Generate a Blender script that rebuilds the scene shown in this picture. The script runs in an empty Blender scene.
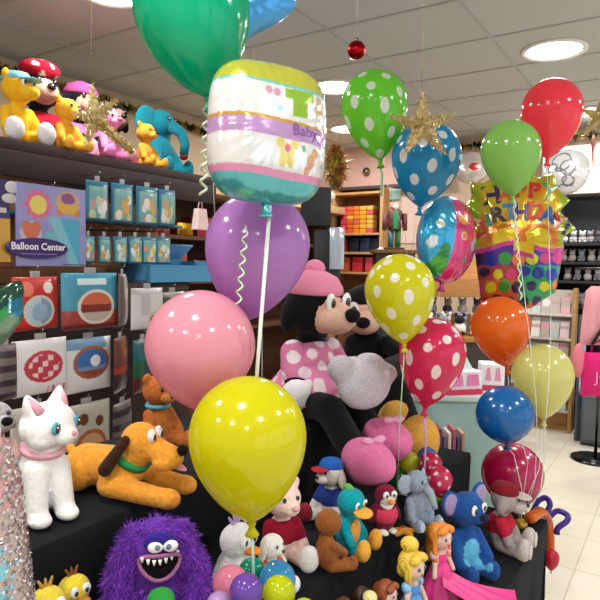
import bpy, bmesh, math, random
from mathutils import Vector as V, Matrix, Euler
random.seed(7)
PI = math.pi
S = bpy.context.scene
COL = S.collection
R_ = math.radians

# ------------------------------------------------------------------ camera
CAM = V((0, 0, 1.5))
YAW = R_(32.7)
RC = (Matrix.Rotation(YAW, 3, 'Z') @ Matrix.Rotation(R_(90 - 3.43), 3, 'X') @ Matrix.Rotation(R_(0.9), 3, 'Z'))
F = 600.0
def ray(u, v): return RC @ V(((u - 300) / F, (300 - v) / F, -1.0))
def P(u, v, d): return CAM + ray(u, v) * d                 # a world point at depth d
def on(u, v, z):                                           # where the sight line meets a level surface
    r = ray(u, v); return CAM + r * ((z - CAM.z) / r.z)
def onX(u, v, x): r = ray(u, v); return CAM + r * (x / r.x)
def onY(u, v, y): r = ray(u, v); return CAM + r * (y / r.y)
def axis_of(dx, dy, toward=0.0): return (RC @ V((dx, -dy, toward))).normalized()
def facing(phi): return YAW + R_(phi)                      # a toy built facing -Y, turned phi degrees from the viewer

cd = bpy.data.cameras.new('camera'); cam = bpy.data.objects.new('camera', cd); COL.objects.link(cam)
cam.matrix_world = Matrix.Translation(CAM) @ RC.to_4x4()
cd.sensor_width = 36; cd.lens = 36; cd.clip_start = 0.02; cd.clip_end = 60
S.camera = cam

# ------------------------------------------------------------------ colour and materials
def lin(h):
    h = h.lstrip('#')
    def f(c): c /= 255; return c / 12.92 if c <= .04045 else ((c + .055) / 1.055) ** 2.4
    return tuple(f(int(h[i:i + 2], 16)) for i in (0, 2, 4))
MATS = {}
def mat(kind, col='#808080'):
    """plush, fur, latex, pearl, foil, print, cloth, satin, plastic, wood, metal, glitter, paint, paper, hair; col None = painted pattern in the 'col' attribute"""
    key = (kind, col)
    if key in MATS: return MATS[key]
    m = bpy.data.materials.new(kind + '_' + (col or 'pattern').lstrip('#')); m.use_nodes = True
    nt = m.node_tree; N = nt.nodes; L = nt.links
    b = N['Principled BSDF']; out = N['Material Output']
    I = b.inputs
    tc = N.new('ShaderNodeTexCoord')
    if col is None:
        a = N.new('ShaderNodeAttribute'); a.attribute_name = 'col'; csock = a.outputs['Color']
    else:
        a = N.new('ShaderNodeRGB'); a.outputs[0].default_value = lin(col) + (1,); csock = a.outputs[0]
    def noise(scale, detail=2):
        n = N.new('ShaderNodeTexNoise'); n.inputs['Scale'].default_value = scale; n.inputs['Detail'].default_value = detail
        L.new(tc.outputs['Object'], n.inputs['Vector']); return n
    def bump(src, strength, dist):
        bp = N.new('ShaderNodeBump'); bp.inputs['Strength'].default_value = strength; bp.inputs['Distance'].default_value = dist
        L.new(src, bp.inputs['Height']); L.new(bp.outputs[0], I['Normal'])
    def vary(sock, n, amt):
        mx = N.new('ShaderNodeMix'); mx.data_type = 'RGBA'; mx.blend_type = 'OVERLAY'; mx.inputs['Factor'].default_value = amt
        L.new(sock, mx.inputs['A']); L.new(n.outputs['Fac'], mx.inputs['B']); return mx.outputs['Result']
    if kind in ('plush', 'fur', 'cloth', 'satin'):
        n = noise({'plush': 160, 'fur': 90, 'cloth': 300, 'satin': 14}[kind], 3)
        csock = vary(csock, n, {'plush': .45, 'fur': .5, 'cloth': .2, 'satin': .15}[kind])
        I['Roughness'].default_value = .95 if kind != 'satin' else .42
        I['Specular IOR Level'].default_value = .12 if kind != 'satin' else .5
        if kind != 'satin':
            I['Sheen Weight'].default_value = {'plush': .08, 'fur': .1, 'cloth': .03}[kind]
            I['Sheen Roughness'].default_value = .5
        bump(n.outputs['Fac'], .6 if kind != 'satin' else .3, .004 if kind != 'satin' else .006)
    elif kind in ('latex', 'pearl'):
        I['Roughness'].default_value = .14 if kind == 'latex' else .22
        I['Specular IOR Level'].default_value = .55
        if kind == 'pearl': I['Coat Weight'].default_value = .6; I['Coat Roughness'].default_value = .08
        t = N.new('ShaderNodeBsdfTranslucent'); L.new(csock, t.inputs[0])
        mx = N.new('ShaderNodeMixShader'); mx.inputs[0].default_value = .4
        L.new(b.outputs[0], mx.inputs[1]); L.new(t.outputs[0], mx.inputs[2]); L.new(mx.outputs[0], out.inputs[0])
    elif kind == 'foil':
        n = noise(16, 2)
        I['Metallic'].default_value = .4; I['Roughness'].default_value = .18
        I['Coat Weight'].default_value = .5; I['Coat Roughness'].default_value = .05
        bump(n.outputs['Fac'], .25, .012)
    elif kind == 'print':
        I['Roughness'].default_value = .28; I['Coat Weight'].default_value = .25; I['Coat Roughness'].default_value = .08
        n = noise(22, 2); bump(n.outputs['Fac'], .25, .006)
    elif kind == 'plastic': I['Roughness'].default_value = .25
    elif kind == 'clear':
        I['Roughness'].default_value = .06; I['Transmission Weight'].default_value = .85; I['IOR'].default_value = 1.05; I['Coat Weight'].default_value = 1
    elif kind == 'wood':
        w = N.new('ShaderNodeTexNoise'); mp = N.new('ShaderNodeMapping'); mp.inputs['Scale'].default_value = (2, 2, 30)
        L.new(tc.outputs['Object'], mp.inputs[0]); L.new(mp.outputs[0], w.inputs['Vector']); w.inputs['Scale'].default_value = 3
        csock = vary(csock, w, .35); I['Roughness'].default_value = .6; I['Specular IOR Level'].default_value = .25
    elif kind == 'metal': I['Metallic'].default_value = 1; I['Roughness'].default_value = .25
    elif kind == 'glitter':
        n = N.new('ShaderNodeTexVoronoi'); n.inputs['Scale'].default_value = 260; L.new(tc.outputs['Object'], n.inputs['Vector'])
        I['Metallic'].default_value = .55; I['Roughness'].default_value = .32
        bump(n.outputs['Color'], .9, .01)
    elif kind == 'paint': I['Roughness'].default_value = .6
    elif kind == 'paper': I['Roughness'].default_value = .75
    elif kind == 'hair':
        n = N.new('ShaderNodeTexWave'); n.inputs['Scale'].default_value = 60; n.inputs['Distortion'].default_value = 3
        L.new(tc.outputs['Object'], n.inputs['Vector']); csock = vary(csock, n, .35); I['Roughness'].default_value = .5
    elif kind == 'eye': I['Roughness'].default_value = .08; I['Coat Weight'].default_value = 1
    L.new(csock, I['Base Color'])
    if kind == 'lamp':
        L.new(csock, I['Emission Color']); I['Emission Strength'].default_value = 9
    if kind == 'lightbox':
        L.new(csock, I['Emission Color']); I['Emission Strength'].default_value = 1.0
    MATS[key] = m
    return m

# ------------------------------------------------------------------ mesh collector
class MB:
    def __init__(s): s.v = []; s.f = []; s.M = Matrix.Identity(4); s.c = []
    def add(s, vs, fs, col=None):
        o = len(s.v)
        s.v += [s.M @ V(p) for p in vs]; s.f += [tuple(o + i for i in f) for f in fs]
        s.c += [col] * len(vs); return s
    def ell(s, c, r, rot=(0, 0, 0), seg=20, rings=12, col=None):
        if not hasattr(r, '__len__'): r = (r, r, r)
        m = Matrix.Translation(c) @ Euler([R_(a) for a in rot]).to_matrix().to_4x4()
        vs = [m @ V((0, 0, r[2]))]
        for i in range(1, rings):
            t = PI * i / rings
            for j in range(seg):
                p = 2 * PI * j / seg
                vs.append(m @ V((r[0] * math.sin(t) * math.cos(p), r[1] * math.sin(t) * math.sin(p), r[2] * math.cos(t))))
        vs.append(m @ V((0, 0, -r[2])))
        fs = [(0, 1 + j, 1 + (j + 1) % seg) for j in range(seg)]
        for i in range(rings - 2):
            for j in range(seg):
                a = 1 + i * seg + j; b = 1 + i * seg + (j + 1) % seg
                fs.append((a, a + seg, b + seg, b))
        e = len(vs) - 1; o = 1 + (rings - 2) * seg
        fs += [(e, o + (j + 1) % seg, o + j) for j in range(seg)]
        return s.add(vs, fs, col)
    def tube(s, pts, r, seg=8, col=None, caps=True):
        pts = [V(p) for p in pts]; n = len(pts)
        rs = r if hasattr(r, '__len__') else [r] * n
        vs = []; up = None
        for i, p in enumerate(pts):
            t = (pts[min(i + 1, n - 1)] - pts[max(i - 1, 0)]).normalized()
            if up is None: up = V((0, 0, 1)) if abs(t.z) < .9 else V((1, 0, 0))
            a = t.cross(up)
            if a.length < 1e-6: a = t.orthogonal()
            a.normalize(); b = a.cross(t).normalized(); up = b
            for j in range(seg):
                q = 2 * PI * j / seg; vs.append(p + (a * math.cos(q) + b * math.sin(q)) * rs[i])
        fs = []
        for i in range(n - 1):
            for j in range(seg):
                k = (j + 1) % seg
                fs.append((i * seg + j, i * seg + k, (i + 1) * seg + k, (i + 1) * seg + j))
        if caps: fs.append(tuple(range(seg - 1, -1, -1))); fs.append(tuple((n - 1) * seg + j for j in range(seg)))
        return s.add(vs, fs, col)
    def cap(s, a, b, r0, r1=None, n=5, col=None):       # rounded tapering limb
        r1 = r0 if r1 is None else r1; a = V(a); b = V(b)
        s.ell(a, r0, seg=14, rings=10, col=col); s.ell(b, r1, seg=14, rings=10, col=col)
        return s.tube([a.lerp(b, i / n) for i in range(n + 1)], [r0 + (r1 - r0) * i / n for i in range(n + 1)], 14, col)
    def box(s, lo, hi, col=None, bev=0):
        bm = bmesh.new(); bmesh.ops.create_cube(bm, size=1)
        for w in bm.verts: w.co = V([lo[i] + (w.co[i] + .5) * (hi[i] - lo[i]) for i in range(3)])
        if bev: bmesh.ops.bevel(bm, geom=bm.edges[:], offset=bev, segments=2, affect='EDGES', profile=.6)
        bm.verts.index_update()
        s.add([w.co.copy() for w in bm.verts], [[w.index for w in f.verts] for f in bm.faces], col); bm.free(); return s
    def lathe(s, prof, seg=28, col=None, M=None):        # profile of (radius, z)
        M = M or Matrix.Identity(4); vs = []
        for r, z in prof:
            for j in range(seg):
                q = 2 * PI * j / seg; vs.append(M @ V((r * math.cos(q), r * math.sin(q), z)))
        fs = []
        for i in range(len(prof) - 1):
            for j in range(seg):
                k = (j + 1) % seg
                fs.append((i * seg + j, i * seg + k, (i + 1) * seg + k, (i + 1) * seg + j))
        fs.append(tuple(range(seg - 1, -1, -1))); fs.append(tuple((len(prof) - 1) * seg + j for j in range(seg)))
        return s.add(vs, fs, col)
    def grid(s, fn, nu, nv, col=None, closed_u=False):
        vs = [fn(i / nu, j / nv) for j in range(nv + 1) for i in range(nu + (0 if closed_u else 1))]
        w = nu if closed_u else nu + 1
        fs = [(j * w + i, j * w + (i + 1) % w, (j + 1) * w + (i + 1) % w, (j + 1) * w + i) for j in range(nv) for i in range(nu)]
        return s.add(vs, fs, col)
    def prism(s, poly, y0, y1, col=None):               # outline in x,z pulled along y
        n = len(poly)
        vs = [(x, y0, z) for x, z in poly] + [(x, y1, z) for x, z in poly]
        return s.add(vs, [tuple(range(n)), tuple(range(2 * n - 1, n - 1, -1))] + [(i, i + n, (i + 1) % n + n, (i + 1) % n) for i in range(n)], col)
    def mesh(s, name, smooth=True):
        me = bpy.data.meshes.new(name); me.from_pydata([tuple(p) for p in s.v], [], s.f)
        bm = bmesh.new(); bm.from_mesh(me); bmesh.ops.recalc_face_normals(bm, faces=bm.faces[:]); bm.to_mesh(me); bm.free()
        if smooth: me.polygons.foreach_set('use_smooth', [True] * len(me.polygons))
        return me
    def build(s, name, m, parent=None, smooth=True, paint=None, remesh=0, soft=6, auto=None):
        me = s.mesh(name, smooth)
        if remesh: me = remeshed(me, remesh, soft)
        if paint or any(c is not None for c in s.c) and not remesh:
            at = me.color_attributes.new('col', 'FLOAT_COLOR', 'POINT')
            flat = []
            for i, w in enumerate(me.vertices):
                c = paint(w.co) if paint else (s.c[i] or '#808080')
                if isinstance(c, str): c = clin(c)
                flat += [c[0], c[1], c[2], 1]
            at.data.foreach_set('color', flat)
        o = bpy.data.objects.new(name, me); COL.objects.link(o)
        me.materials.append(m)
        if parent: o.parent = parent
        if auto:
            me.polygons.foreach_set('use_smooth', [True] * len(me.polygons)); me.set_sharp_from_angle(angle=R_(auto))
        return o
_cl = {}
def clin(h):
    if h not in _cl: _cl[h] = lin(h)
    return _cl[h]
def remeshed(me, vox, soft):
    o = bpy.data.objects.new('tmp', me); COL.objects.link(o)
    a = o.modifiers.new('r', 'REMESH'); a.mode = 'VOXEL'; a.voxel_size = vox; a.use_smooth_shade = True
    if soft: b = o.modifiers.new('s', 'SMOOTH'); b.factor = .5; b.iterations = soft
    dg = bpy.context.evaluated_depsgraph_get(); dg.update()
    out = bpy.data.meshes.new_from_object(o.evaluated_get(dg)); nm = me.name
    bpy.data.objects.remove(o); bpy.data.meshes.remove(me); out.name = nm
    out.polygons.foreach_set('use_smooth', [True] * len(out.polygons))
    return out

# ------------------------------------------------------------------ things
def tag(o, label, cat, group=None):
    o['label'] = label; o['category'] = cat
    if group: o['group'] = group
    return o
def thing(name, label, cat, loc=(0, 0, 0), rz=0, group=None):
    o = bpy.data.objects.new(name, None); COL.objects.link(o); o.empty_display_size = .05
    o.location = loc; o.rotation_euler = (0, 0, rz); return tag(o, label, cat, group)
def orient(o, loc, up, spin=0):                          # stand local z along 'up'
    q = V((0, 0, 1)).rotation_difference(up); o.rotation_mode = 'QUATERNION'
    o.rotation_quaternion = q @ Matrix.Rotation(spin, 3, 'Z').to_quaternion(); o.location = loc; return o
def frame(o, loc, right, up):                            # local x = right, z = up, -y faces the front
    z = V(up).normalized(); x = V(right); x = (x - z * x.dot(z)).normalized(); y = z.cross(x)
    m = Matrix((x, y, z)).transposed(); o.rotation_mode = 'QUATERNION'; o.rotation_quaternion = m.to_quaternion(); o.location = loc
    return o
def struct(o): o['kind'] = 'structure'; return o
def copy_tree(o, parent=None):
    c = o.copy(); COL.objects.link(c)
    if parent: c.parent = parent
    for ch in o.children: copy_tree(ch, c)
    return c
def text_mesh(s, size, bold=0.0):
    cu = bpy.data.curves.new('t', 'FONT'); cu.body = s; cu.size = size; cu.align_x = 'CENTER'; cu.align_y = 'CENTER'; cu.resolution_u = 3; cu.offset = bold
    o = bpy.data.objects.new('t', cu); COL.objects.link(o)
    dg = bpy.context.evaluated_depsgraph_get(); dg.update()
    me = o.evaluated_get(dg).to_mesh()
    vs = [v.co.copy() for v in me.vertices]; fs = [tuple(p.vertices) for p in me.polygons]
    o.evaluated_get(dg).to_mesh_clear(); bpy.data.objects.remove(o); bpy.data.curves.remove(cu)
    return vs, fs
# ================================================================== the room
XL, YB, ZC = -4.0, 6.5, 2.88
def wall(name, lo, hi, m): return struct(MB().box(lo, hi).build(name, m, smooth=False))
wall('wall_left', (XL - .1, -3.1, 0), (XL, YB + .1, ZC), mat('paint', '#cdb797'))
wall('wall_back', (XL, YB, 0), (3.6, YB + .1, ZC), mat('paint', '#cbb296'))
wall('wall_front', (XL, -3.1, 0), (3.6, -3.0, ZC), mat('paint', '#cfc6b8'))
# shop front on the far side: posts and a head beam, open to daylight
for i, y in enumerate((-3.0, -.2, 2.6, 5.4)):
    wall('trim_%d' % (i + 1), (3.5, y, 0), (3.6, y + .25, 2.5), mat('paint', '#55585c'))
wall('wall_right', (3.5, -3.0, 2.5), (3.6, YB, ZC), mat('paint', '#cfc6b8'))
wall('baseboard_right', (3.5, -3.0, 0), (3.6, YB, .35), mat('paint', '#cfc6b8'))

def floor_mat():
    m = bpy.data.materials.new('floor_tiles'); m.use_nodes = True; N = m.node_tree.nodes; L = m.node_tree.links; b = N['Principled BSDF']
    tc = N.new('ShaderNodeTexCoord'); br = N.new('ShaderNodeTexBrick'); L.new(tc.outputs['Object'], br.inputs[0])
    br.offset = 0; br.inputs['Scale'].default_value = 1; br.inputs['Brick Width'].default_value = .4; br.inputs['Row Height'].default_value = .4; br.inputs['Mortar Size'].default_value = .004
    br.inputs['Color1'].default_value = lin('#e2d9c6') + (1,); br.inputs['Color2'].default_value = lin('#dbd2bd') + (1,); br.inputs['Mortar'].default_value = lin('#c6bba6') + (1,)
    n = N.new('ShaderNodeTexNoise'); n.inputs['Scale'].default_value = 5; n.inputs['Detail'].default_value = 6; L.new(tc.outputs['Object'], n.inputs['Vector'])
    mx = N.new('ShaderNodeMix'); mx.data_type = 'RGBA'; mx.blend_type = 'OVERLAY'; mx.inputs['Factor'].default_value = .18
    L.new(br.outputs['Color'], mx.inputs['A']); L.new(n.outputs['Fac'], mx.inputs['B']); L.new(mx.outputs['Result'], b.inputs['Base Color'])
    b.inputs['Roughness'].default_value = .3; return m
struct(MB().box((XL - .1, -3.1, -.1), (3.6, YB + .1, 0)).build('floor', floor_mat(), smooth=False))
def ceiling_mat():
    m = bpy.data.materials.new('ceiling_tiles'); m.use_nodes = True; N = m.node_tree.nodes; L = m.node_tree.links; b = N['Principled BSDF']
    tc = N.new('ShaderNodeTexCoord'); n = N.new('ShaderNodeTexNoise'); n.inputs['Scale'].default_value = 120; L.new(tc.outputs['Object'], n.inputs['Vector'])
    b.inputs['Base Color'].default_value = lin('#c3c6c7') + (1,); b.inputs['Roughness'].default_value = .9
    bp = N.new('ShaderNodeBump'); bp.inputs['Strength'].default_value = .3; bp.inputs['Distance'].default_value = .004; L.new(n.outputs['Fac'], bp.inputs['Height']); L.new(bp.outputs[0], b.inputs['Normal'])
    return m
ceil = struct(MB().box((XL - .1, -3.1, ZC), (3.6, YB + .1, ZC + .1)).build('ceiling', ceiling_mat(), smooth=False))
g = MB(); x = -1.05 - .785 * 4
while x < 3.5: g.box((x - .011, -3, ZC - .007), (x + .011, YB, ZC)); x += .785
y = 3.12 - .6 * 10
while y < YB: g.box((XL, y - .012, ZC - .006), (3.5, y + .012, ZC)); y += .6
struct(g.build('ceiling_grid', mat('paint', '#b3b6b6'), ceil, smooth=False))

# ------------------------------------------------------------------ downlights
LAMPS = [(*on(554, 49.5, ZC).xy, 'round white downlight in the ceiling beyond the red balloon, the largest lamp in view'),
         (*on(334, 86.5, ZC).xy, 'round white downlight in the ceiling behind the green polka dot balloon'),
         (*on(592, 111, ZC).xy, 'round white downlight near the back wall, beside the gold star at the edge'),
         (-2.95, 5.45, 'small lit downlight low behind the patchwork baby foil balloon'),
         (-2.53, 2.12, 'round white downlight in the ceiling beside the teal green balloon')]
for yy in (.35, -1.5):
    for xx in (-2.4, -.7, 1.0): LAMPS.append((xx, yy, 'round white ceiling downlight in the rows above the shop entrance'))
for yy in (2.2, 4.05, 5.85): LAMPS.append((1.2, yy, 'round white ceiling downlight in the row by the shop front'))
LIGHT_W = 20
for i, (x, y, lab) in enumerate(LAMPS):
    t = thing('ceiling_light', lab, 'ceiling light', (x, y, ZC - .001), 0, 'recessed ceiling downlights')
    MB().lathe([(.165, -.004), (.168, -.012), (.19, -.016), (.2, -.008), (.2, 0), (.165, 0)], 40).build('trim_ring', mat('plastic', '#e9e6e0'), t)
    MB().lathe([(.001, -.006), (.164, -.006), (.164, -.002), (.001, -.002)], 32).build('diffuser', mat('lamp', '#fffaf0'), t)
    ld = bpy.data.lights.new('downlight', 'AREA'); ld.shape = 'DISK'; ld.size = .3; ld.energy = LIGHT_W; ld.color = (1, .995, .985)
    lo = bpy.data.objects.new('downlight_glow', ld); COL.objects.link(lo); lo.location = (x, y, ZC - .03)
w = bpy.data.worlds.new('daylight'); S.world = w; w.use_nodes = True
w.node_tree.nodes['Background'].inputs[0].default_value = (.80, .9, 1, 1); w.node_tree.nodes['Background'].inputs[1].default_value = 1.3

# ------------------------------------------------------------------ back wall fittings
a = onY(322, 160, YB - .12); b = onY(446, 160, YB - .12)
struct(MB().box((XL, YB - .14, 2.42), (b.x, YB, ZC)).build('trim_5', mat('paint', '#cda79b'), smooth=False))
struct(MB().box((XL, YB - .16, 2.385), (b.x, YB, 2.42)).build('trim_6', mat('paint', '#4b3a38'), smooth=False))
# round silver knob fixed on the pink fascia
p = onY(341 + 26, 172, YB - .14)
k = MB(); k.ell((0, -.02, 0), (.05, .03, .05)); k.ell((.015, -.05, .005), (.022, .015, .022))
o = k.build('door_bell', mat('metal', '#8d8a88')); o.name = 'alarm_bell'; o.location = p; tag(o, 'small silver bell fixed on the pink fascia of the back wall', 'bell')

# lit white fascia over the dark shelves
a = onY(541, 198, 6.3)
t = thing('light_box', 'long lit white fascia box above the dark shelves', 'sign', (a.x, 6.3, 2.21))
MB().box((0, 0, 0), (3.0, .19, .46), bev=.01).build('case', mat('plastic', '#e8e2d4'), t)
MB().box((.03, -.006, .03), (2.97, -.001, .43)).build('lit_face', mat('lightbox', '#fff6dd'), t, smooth=False)

# poster
a = onY(399, 198, YB - .02); b = onY(441, 243, YB - .02)
o = MB().box((0, -.012, 0), (b.x - a.x, 0, a.z - b.z)).build('wall_poster', mat('paper', '#d9bdb1'), smooth=False); o.location = (a.x, YB - .002, b.z)
tag(o, 'plain pinkish paper poster on the wall behind the nutcracker', 'poster')

# wooden wall bay with orange packs
def shelf_unit(name, label, cat, lo, hi, levels, mw, mback=None, th=.035, group=None):
    t = thing(name, label, cat, (lo[0], lo[1], lo[2]), 0, group)
    W, D, H = hi[0] - lo[0], hi[1] - lo[1], hi[2] - lo[2]
    for x in (0, W - th): MB().box((x, 0, 0), (x + th, D, H), bev=.004).build('side_panel', mw, t, auto=40)
    MB().box((th, D - .02, 0), (W - th, D, H)).build('back_panel', mback or mw, t, smooth=False)
    for z in levels: MB().box((th, 0, z - lo[2] - .025), (W - th, D - .02, z - lo[2]), bev=.003).build('shelf', mw, t, auto=40)
    return t
wood = mat('wood', '#b98d5a'); dwood = mat('wood', '#5a3a28')
yb = 6.15
a = onY(330, 195, yb); b = onY(383, 195, yb)
zs = [onY(355, y, yb).z for y in (233, 252, 272, 300)]
shelf_unit('wooden_shelving', 'wooden wall shelving bay holding orange packets, behind the black plush bears', 'shelf', (a.x, yb, .02), (b.x, YB - .005, 2.37), zs + [.1, 2.33], wood, mat('wood', '#8a6440'))
i = 0
cols = ['#d8572e', '#e5732a', '#e8912c', '#eda53a', '#d8a048']
p0 = onY(338, 233, yb).x; p1 = onY(371, 233, yb).x; cw = (p1 - p0) / 5
ORD = ['first', 'second', 'third', 'fourth', 'fifth', 'sixth', 'seventh', 'eighth']
for c in range(5):
    for r in range(6):
        h = .052
        o = MB().box((0, 0, 0), (cw - .008, .12, h - .003), bev=.006).build('snack_packet', mat('print', ['#c8404a', '#d8572e', '#e07a2a', '#e5952f', '#d9a650'][c] if (c + r) % 4 else ['#c95a5e', '#e0a83c'][r % 2]), auto=40)
        o.location = (p0 + c * cw, yb + .05, zs[0] + .001 + r * h)
        tag(o, 'orange packet in the wooden shelving, %s stack from the nutcracker, %s up' % (ORD[4 - c], ORD[r]), 'packet', 'orange packets on the wooden shelving')
for k, (uu, cc, lab) in enumerate(((341, '#7d2f2a', 'dark red'), (353, '#22252f', 'black'), (364, '#2c3550', 'navy'), (374, '#2a2a33', 'charcoal'))):
    p = onY(uu, 252, yb + .05); o = MB().box((-.06, 0, 0), (.06, .1, .16), bev=.02).build('gift_box', mat('plastic', cc), auto=40); o.location = (p.x, yb + .06, zs[1] + .001)
    tag(o, '%s box on the shelf just below the orange packets' % lab, 'box', 'dark boxes below the orange packets')
for k, (uu, cc, lab) in enumerate(((344, '#b8552f', 'rust orange'), (357, '#c2303c', 'red'), (370, '#cf4a55', 'coral red'))):
    p = onY(uu, 272, yb + .05); o = MB().box((-.07, 0, 0), (.06, .1, .17), bev=.008).build('gift_box', mat('print', cc), auto=40); o.location = (p.x, yb + .06, zs[2] + .001)
    tag(o, '%s box on the lower shelf of the wooden bay beside the black plush ears' % lab, 'box', 'red boxes on the wooden shelving')
# wooden upright beside it
a = onY(384, 190, 6.3); b = onY(392, 190, 6.3)
struct(MB().box((a.x, 6.3, 0), (b.x, YB, 2.38)).build('trim_7', wood, smooth=False))

# left wall shelving seen past the peg rack
t = thing('wall_shelf', 'wall shelving with a pale wooden canopy and dark red goods, behind the light blue carton', 'shelf', (XL + .005, 3.2, 0))
MB().box((0, 0, 0), (.03, 3.1, 2.2)).build('back_panel', dwood, t, smooth=False)
MB().box((0, 0, 2.08), (.62, 3.1, 2.16), bev=.01).build('canopy', mat('wood', '#c9a678'), t, auto=40)
for z in (.2, .9, 1.35, 1.72): MB().box((.03, 0, z - .03), (.5, 3.1, z)).build('shelf', dwood, t, smooth=False)
for yy in (0, 1.5, 3.07): MB().box((.03, yy, 0), (.5, yy + .03, 2.08)).build('side_panel', dwood, t, smooth=False)
n = 0
SHELFY = [(3.35, 1.72, '#7a2320', .2), (3.62, 1.72, '#b58a2c', .11), (3.86, 1.72, '#8c2a2a', .17), (4.12, 1.72, '#49301f', .22), (4.4, 1.72, '#c79a3a', .12), (4.9, 1.72, '#7d2823', .2),
          (3.3, 1.35, '#5c1f1e', .2), (3.55, 1.35, '#8b3a2c', .24), (3.82, 1.35, '#38302c', .17), (4.1, 1.35, '#7b1f22', .2), (4.42, 1.35, '#594236', .24), (4.9, 1.35, '#3a2320', .22)]
for yy, z, c, h in SHELFY:
    nm = {'#b58a2c': 'gold', '#c79a3a': 'brass'}.get(c, 'dark red' if c[1] in '78' else 'brown')
    o = MB().box((0, 0, 0), (.2, .19, h), bev=.015).build('gift_box', mat('metal' if nm in ('gold', 'brass') else 'print', c), auto=40); o.location = (XL + .27, yy, z + .001)
    tag(o, '%s box on the %s dark wall shelf, %s beyond the blue carton' % (nm, 'upper' if z > 1.5 else 'lower', ORD[[r[0] for r in SHELFY if r[1] == z].index(yy)]), 'box', 'boxes on the dark wall shelf')

# ------------------------------------------------------------------ dark shelves on the right of the back wall
ys = 6.0
a = onY(551, 240, ys); xr = a.x + 1.6
z1, z2, z3, z4 = [onY(580, y, ys).z for y in (243, 262, 281, 306)]
sh = shelf_unit('dark_shelving', 'black shelving packed with white and grey trinkets under the lit fascia', 'shelf', (a.x, ys, .01), (xr, YB - .005, 2.2), [z1, z2, z3, z4, .9, .6, .3], mat('paint', '#2b2a2d'), mat('paint', '#1d1c20'))
greys = ['#c9c7c6', '#8e8f96', '#e4dfd8', '#5b5b63', '#b8a9a4', '#a8adb8', '#d6c2bd']
def trinket(o_name, c, c2):
    m = MB(); m.ell((0, 0, .045), (.042, .036, .045), col=c, seg=12, rings=8); m.ell((0, -.008, .105), (.033, .03, .03), col=c2, seg=12, rings=8)
    for s_ in (-1, 1): m.ell((s_ * .025, 0, .135), (.012, .008, .014), col=c2, seg=8, rings=6); m.ell((s_ * .025, -.03, .02), (.014, .02, .014), col=c2, seg=8, rings=6)
    return m.build(o_name, mat('plush', None))
for r, (z, us) in enumerate(((z1, (560, 569, 578, 586, 595)), (z2, (560, 569, 578, 588, 598)), (z3, (565, 575, 585, 595, 605)), (z4, (580, 589, 598)))):
    for k, u in enumerate(us):
        p = onY(u, 250, ys + .1)
        o = trinket('plush_figure', random.choice(greys), random.choice(greys)); o.location = (p.x + .03, ys + .12, z + .001); o.rotation_euler = (0, 0, random.uniform(-.4, .4)); o.scale = (.82, .82, .82)
        tag(o, 'tiny pale figure on the dark shelving, %s board down, %s from the birthday foil' % (ORD[r], ORD[k]), 'figurine', 'pale figures on the dark shelving')

# card rack
yc = 5.95
a = onY(497, 400, yc); b = onY(576, 400, yc)
t = thing('card_rack', 'tall rack of pastel greeting cards with wooden plinth, behind the pale yellow balloon', 'card rack', (a.x, yc, 0))
W = b.x - a.x - .02
MB().box((0, 0, 0), (W, .04, .16), bev=.004).build('plinth', wood, t, auto=40)
MB().box((0, .02, .16), (W, .03, 1.3)).build('back_panel', mat('paint', '#ded6c9'), t, smooth=False)
for x in (0, W - .03): MB().box((x, -.1, 0), (x + .03, .02, 1.32), bev=.004).build('side_panel', wood, t, auto=40)
cz = [.2, .42, .64, .86, 1.08]
for z in cz: MB().box((.03, -.1, z - .02), (W - .03, .02, z), bev=.003).build('shelf', mat('paint', '#cfc7bb'), t, auto=40)
pastel = ['#e9dcd2', '#d8c2bd', '#bfcdc8', '#e6cfd4', '#efe8da', '#c8c4c9', '#d9a3ae', '#a9c2bd', '#c98a93', '#f2efe8', '#b9aca3']
def card_paint(c, c2, kind):
    def f(p):
        if abs(p.x) < .05 and abs(p.z - .1) < (.03 if kind else .012) and kind != 2: return c2
        if kind == 2 and (p.x ** 2 + (p.z - .1) ** 2) < .0012: return c2
        return c
    return f
nc = 7
for r, z in enumerate(cz):
    for k in range(nc):
        c, c2 = random.sample(pastel, 2)
        cwid = (W - .1) / nc
        m = MB(); hh = random.uniform(.16, .19)
        m.grid(lambda u, v: V((-.5 * cwid * .92 + u * cwid * .92, 0, v * hh)), 8, 12); m.box((-.46 * cwid, .001, 0), (.46 * cwid, .006, hh))
        o = m.build('greeting_card', mat('paper', None), smooth=False, paint=card_paint(c, c2, (r + k) % 3))
        o.location = (a.x + .05 + (k + .5) * cwid, yc - .08, z + .002); o.rotation_euler = (R_(-14), 0, 0)
        tag(o, 'pastel greeting card in the rack, %s row up, %s from the counter' % (ORD[r], ORD[k]), 'card', 'greeting cards in the rack')

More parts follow.
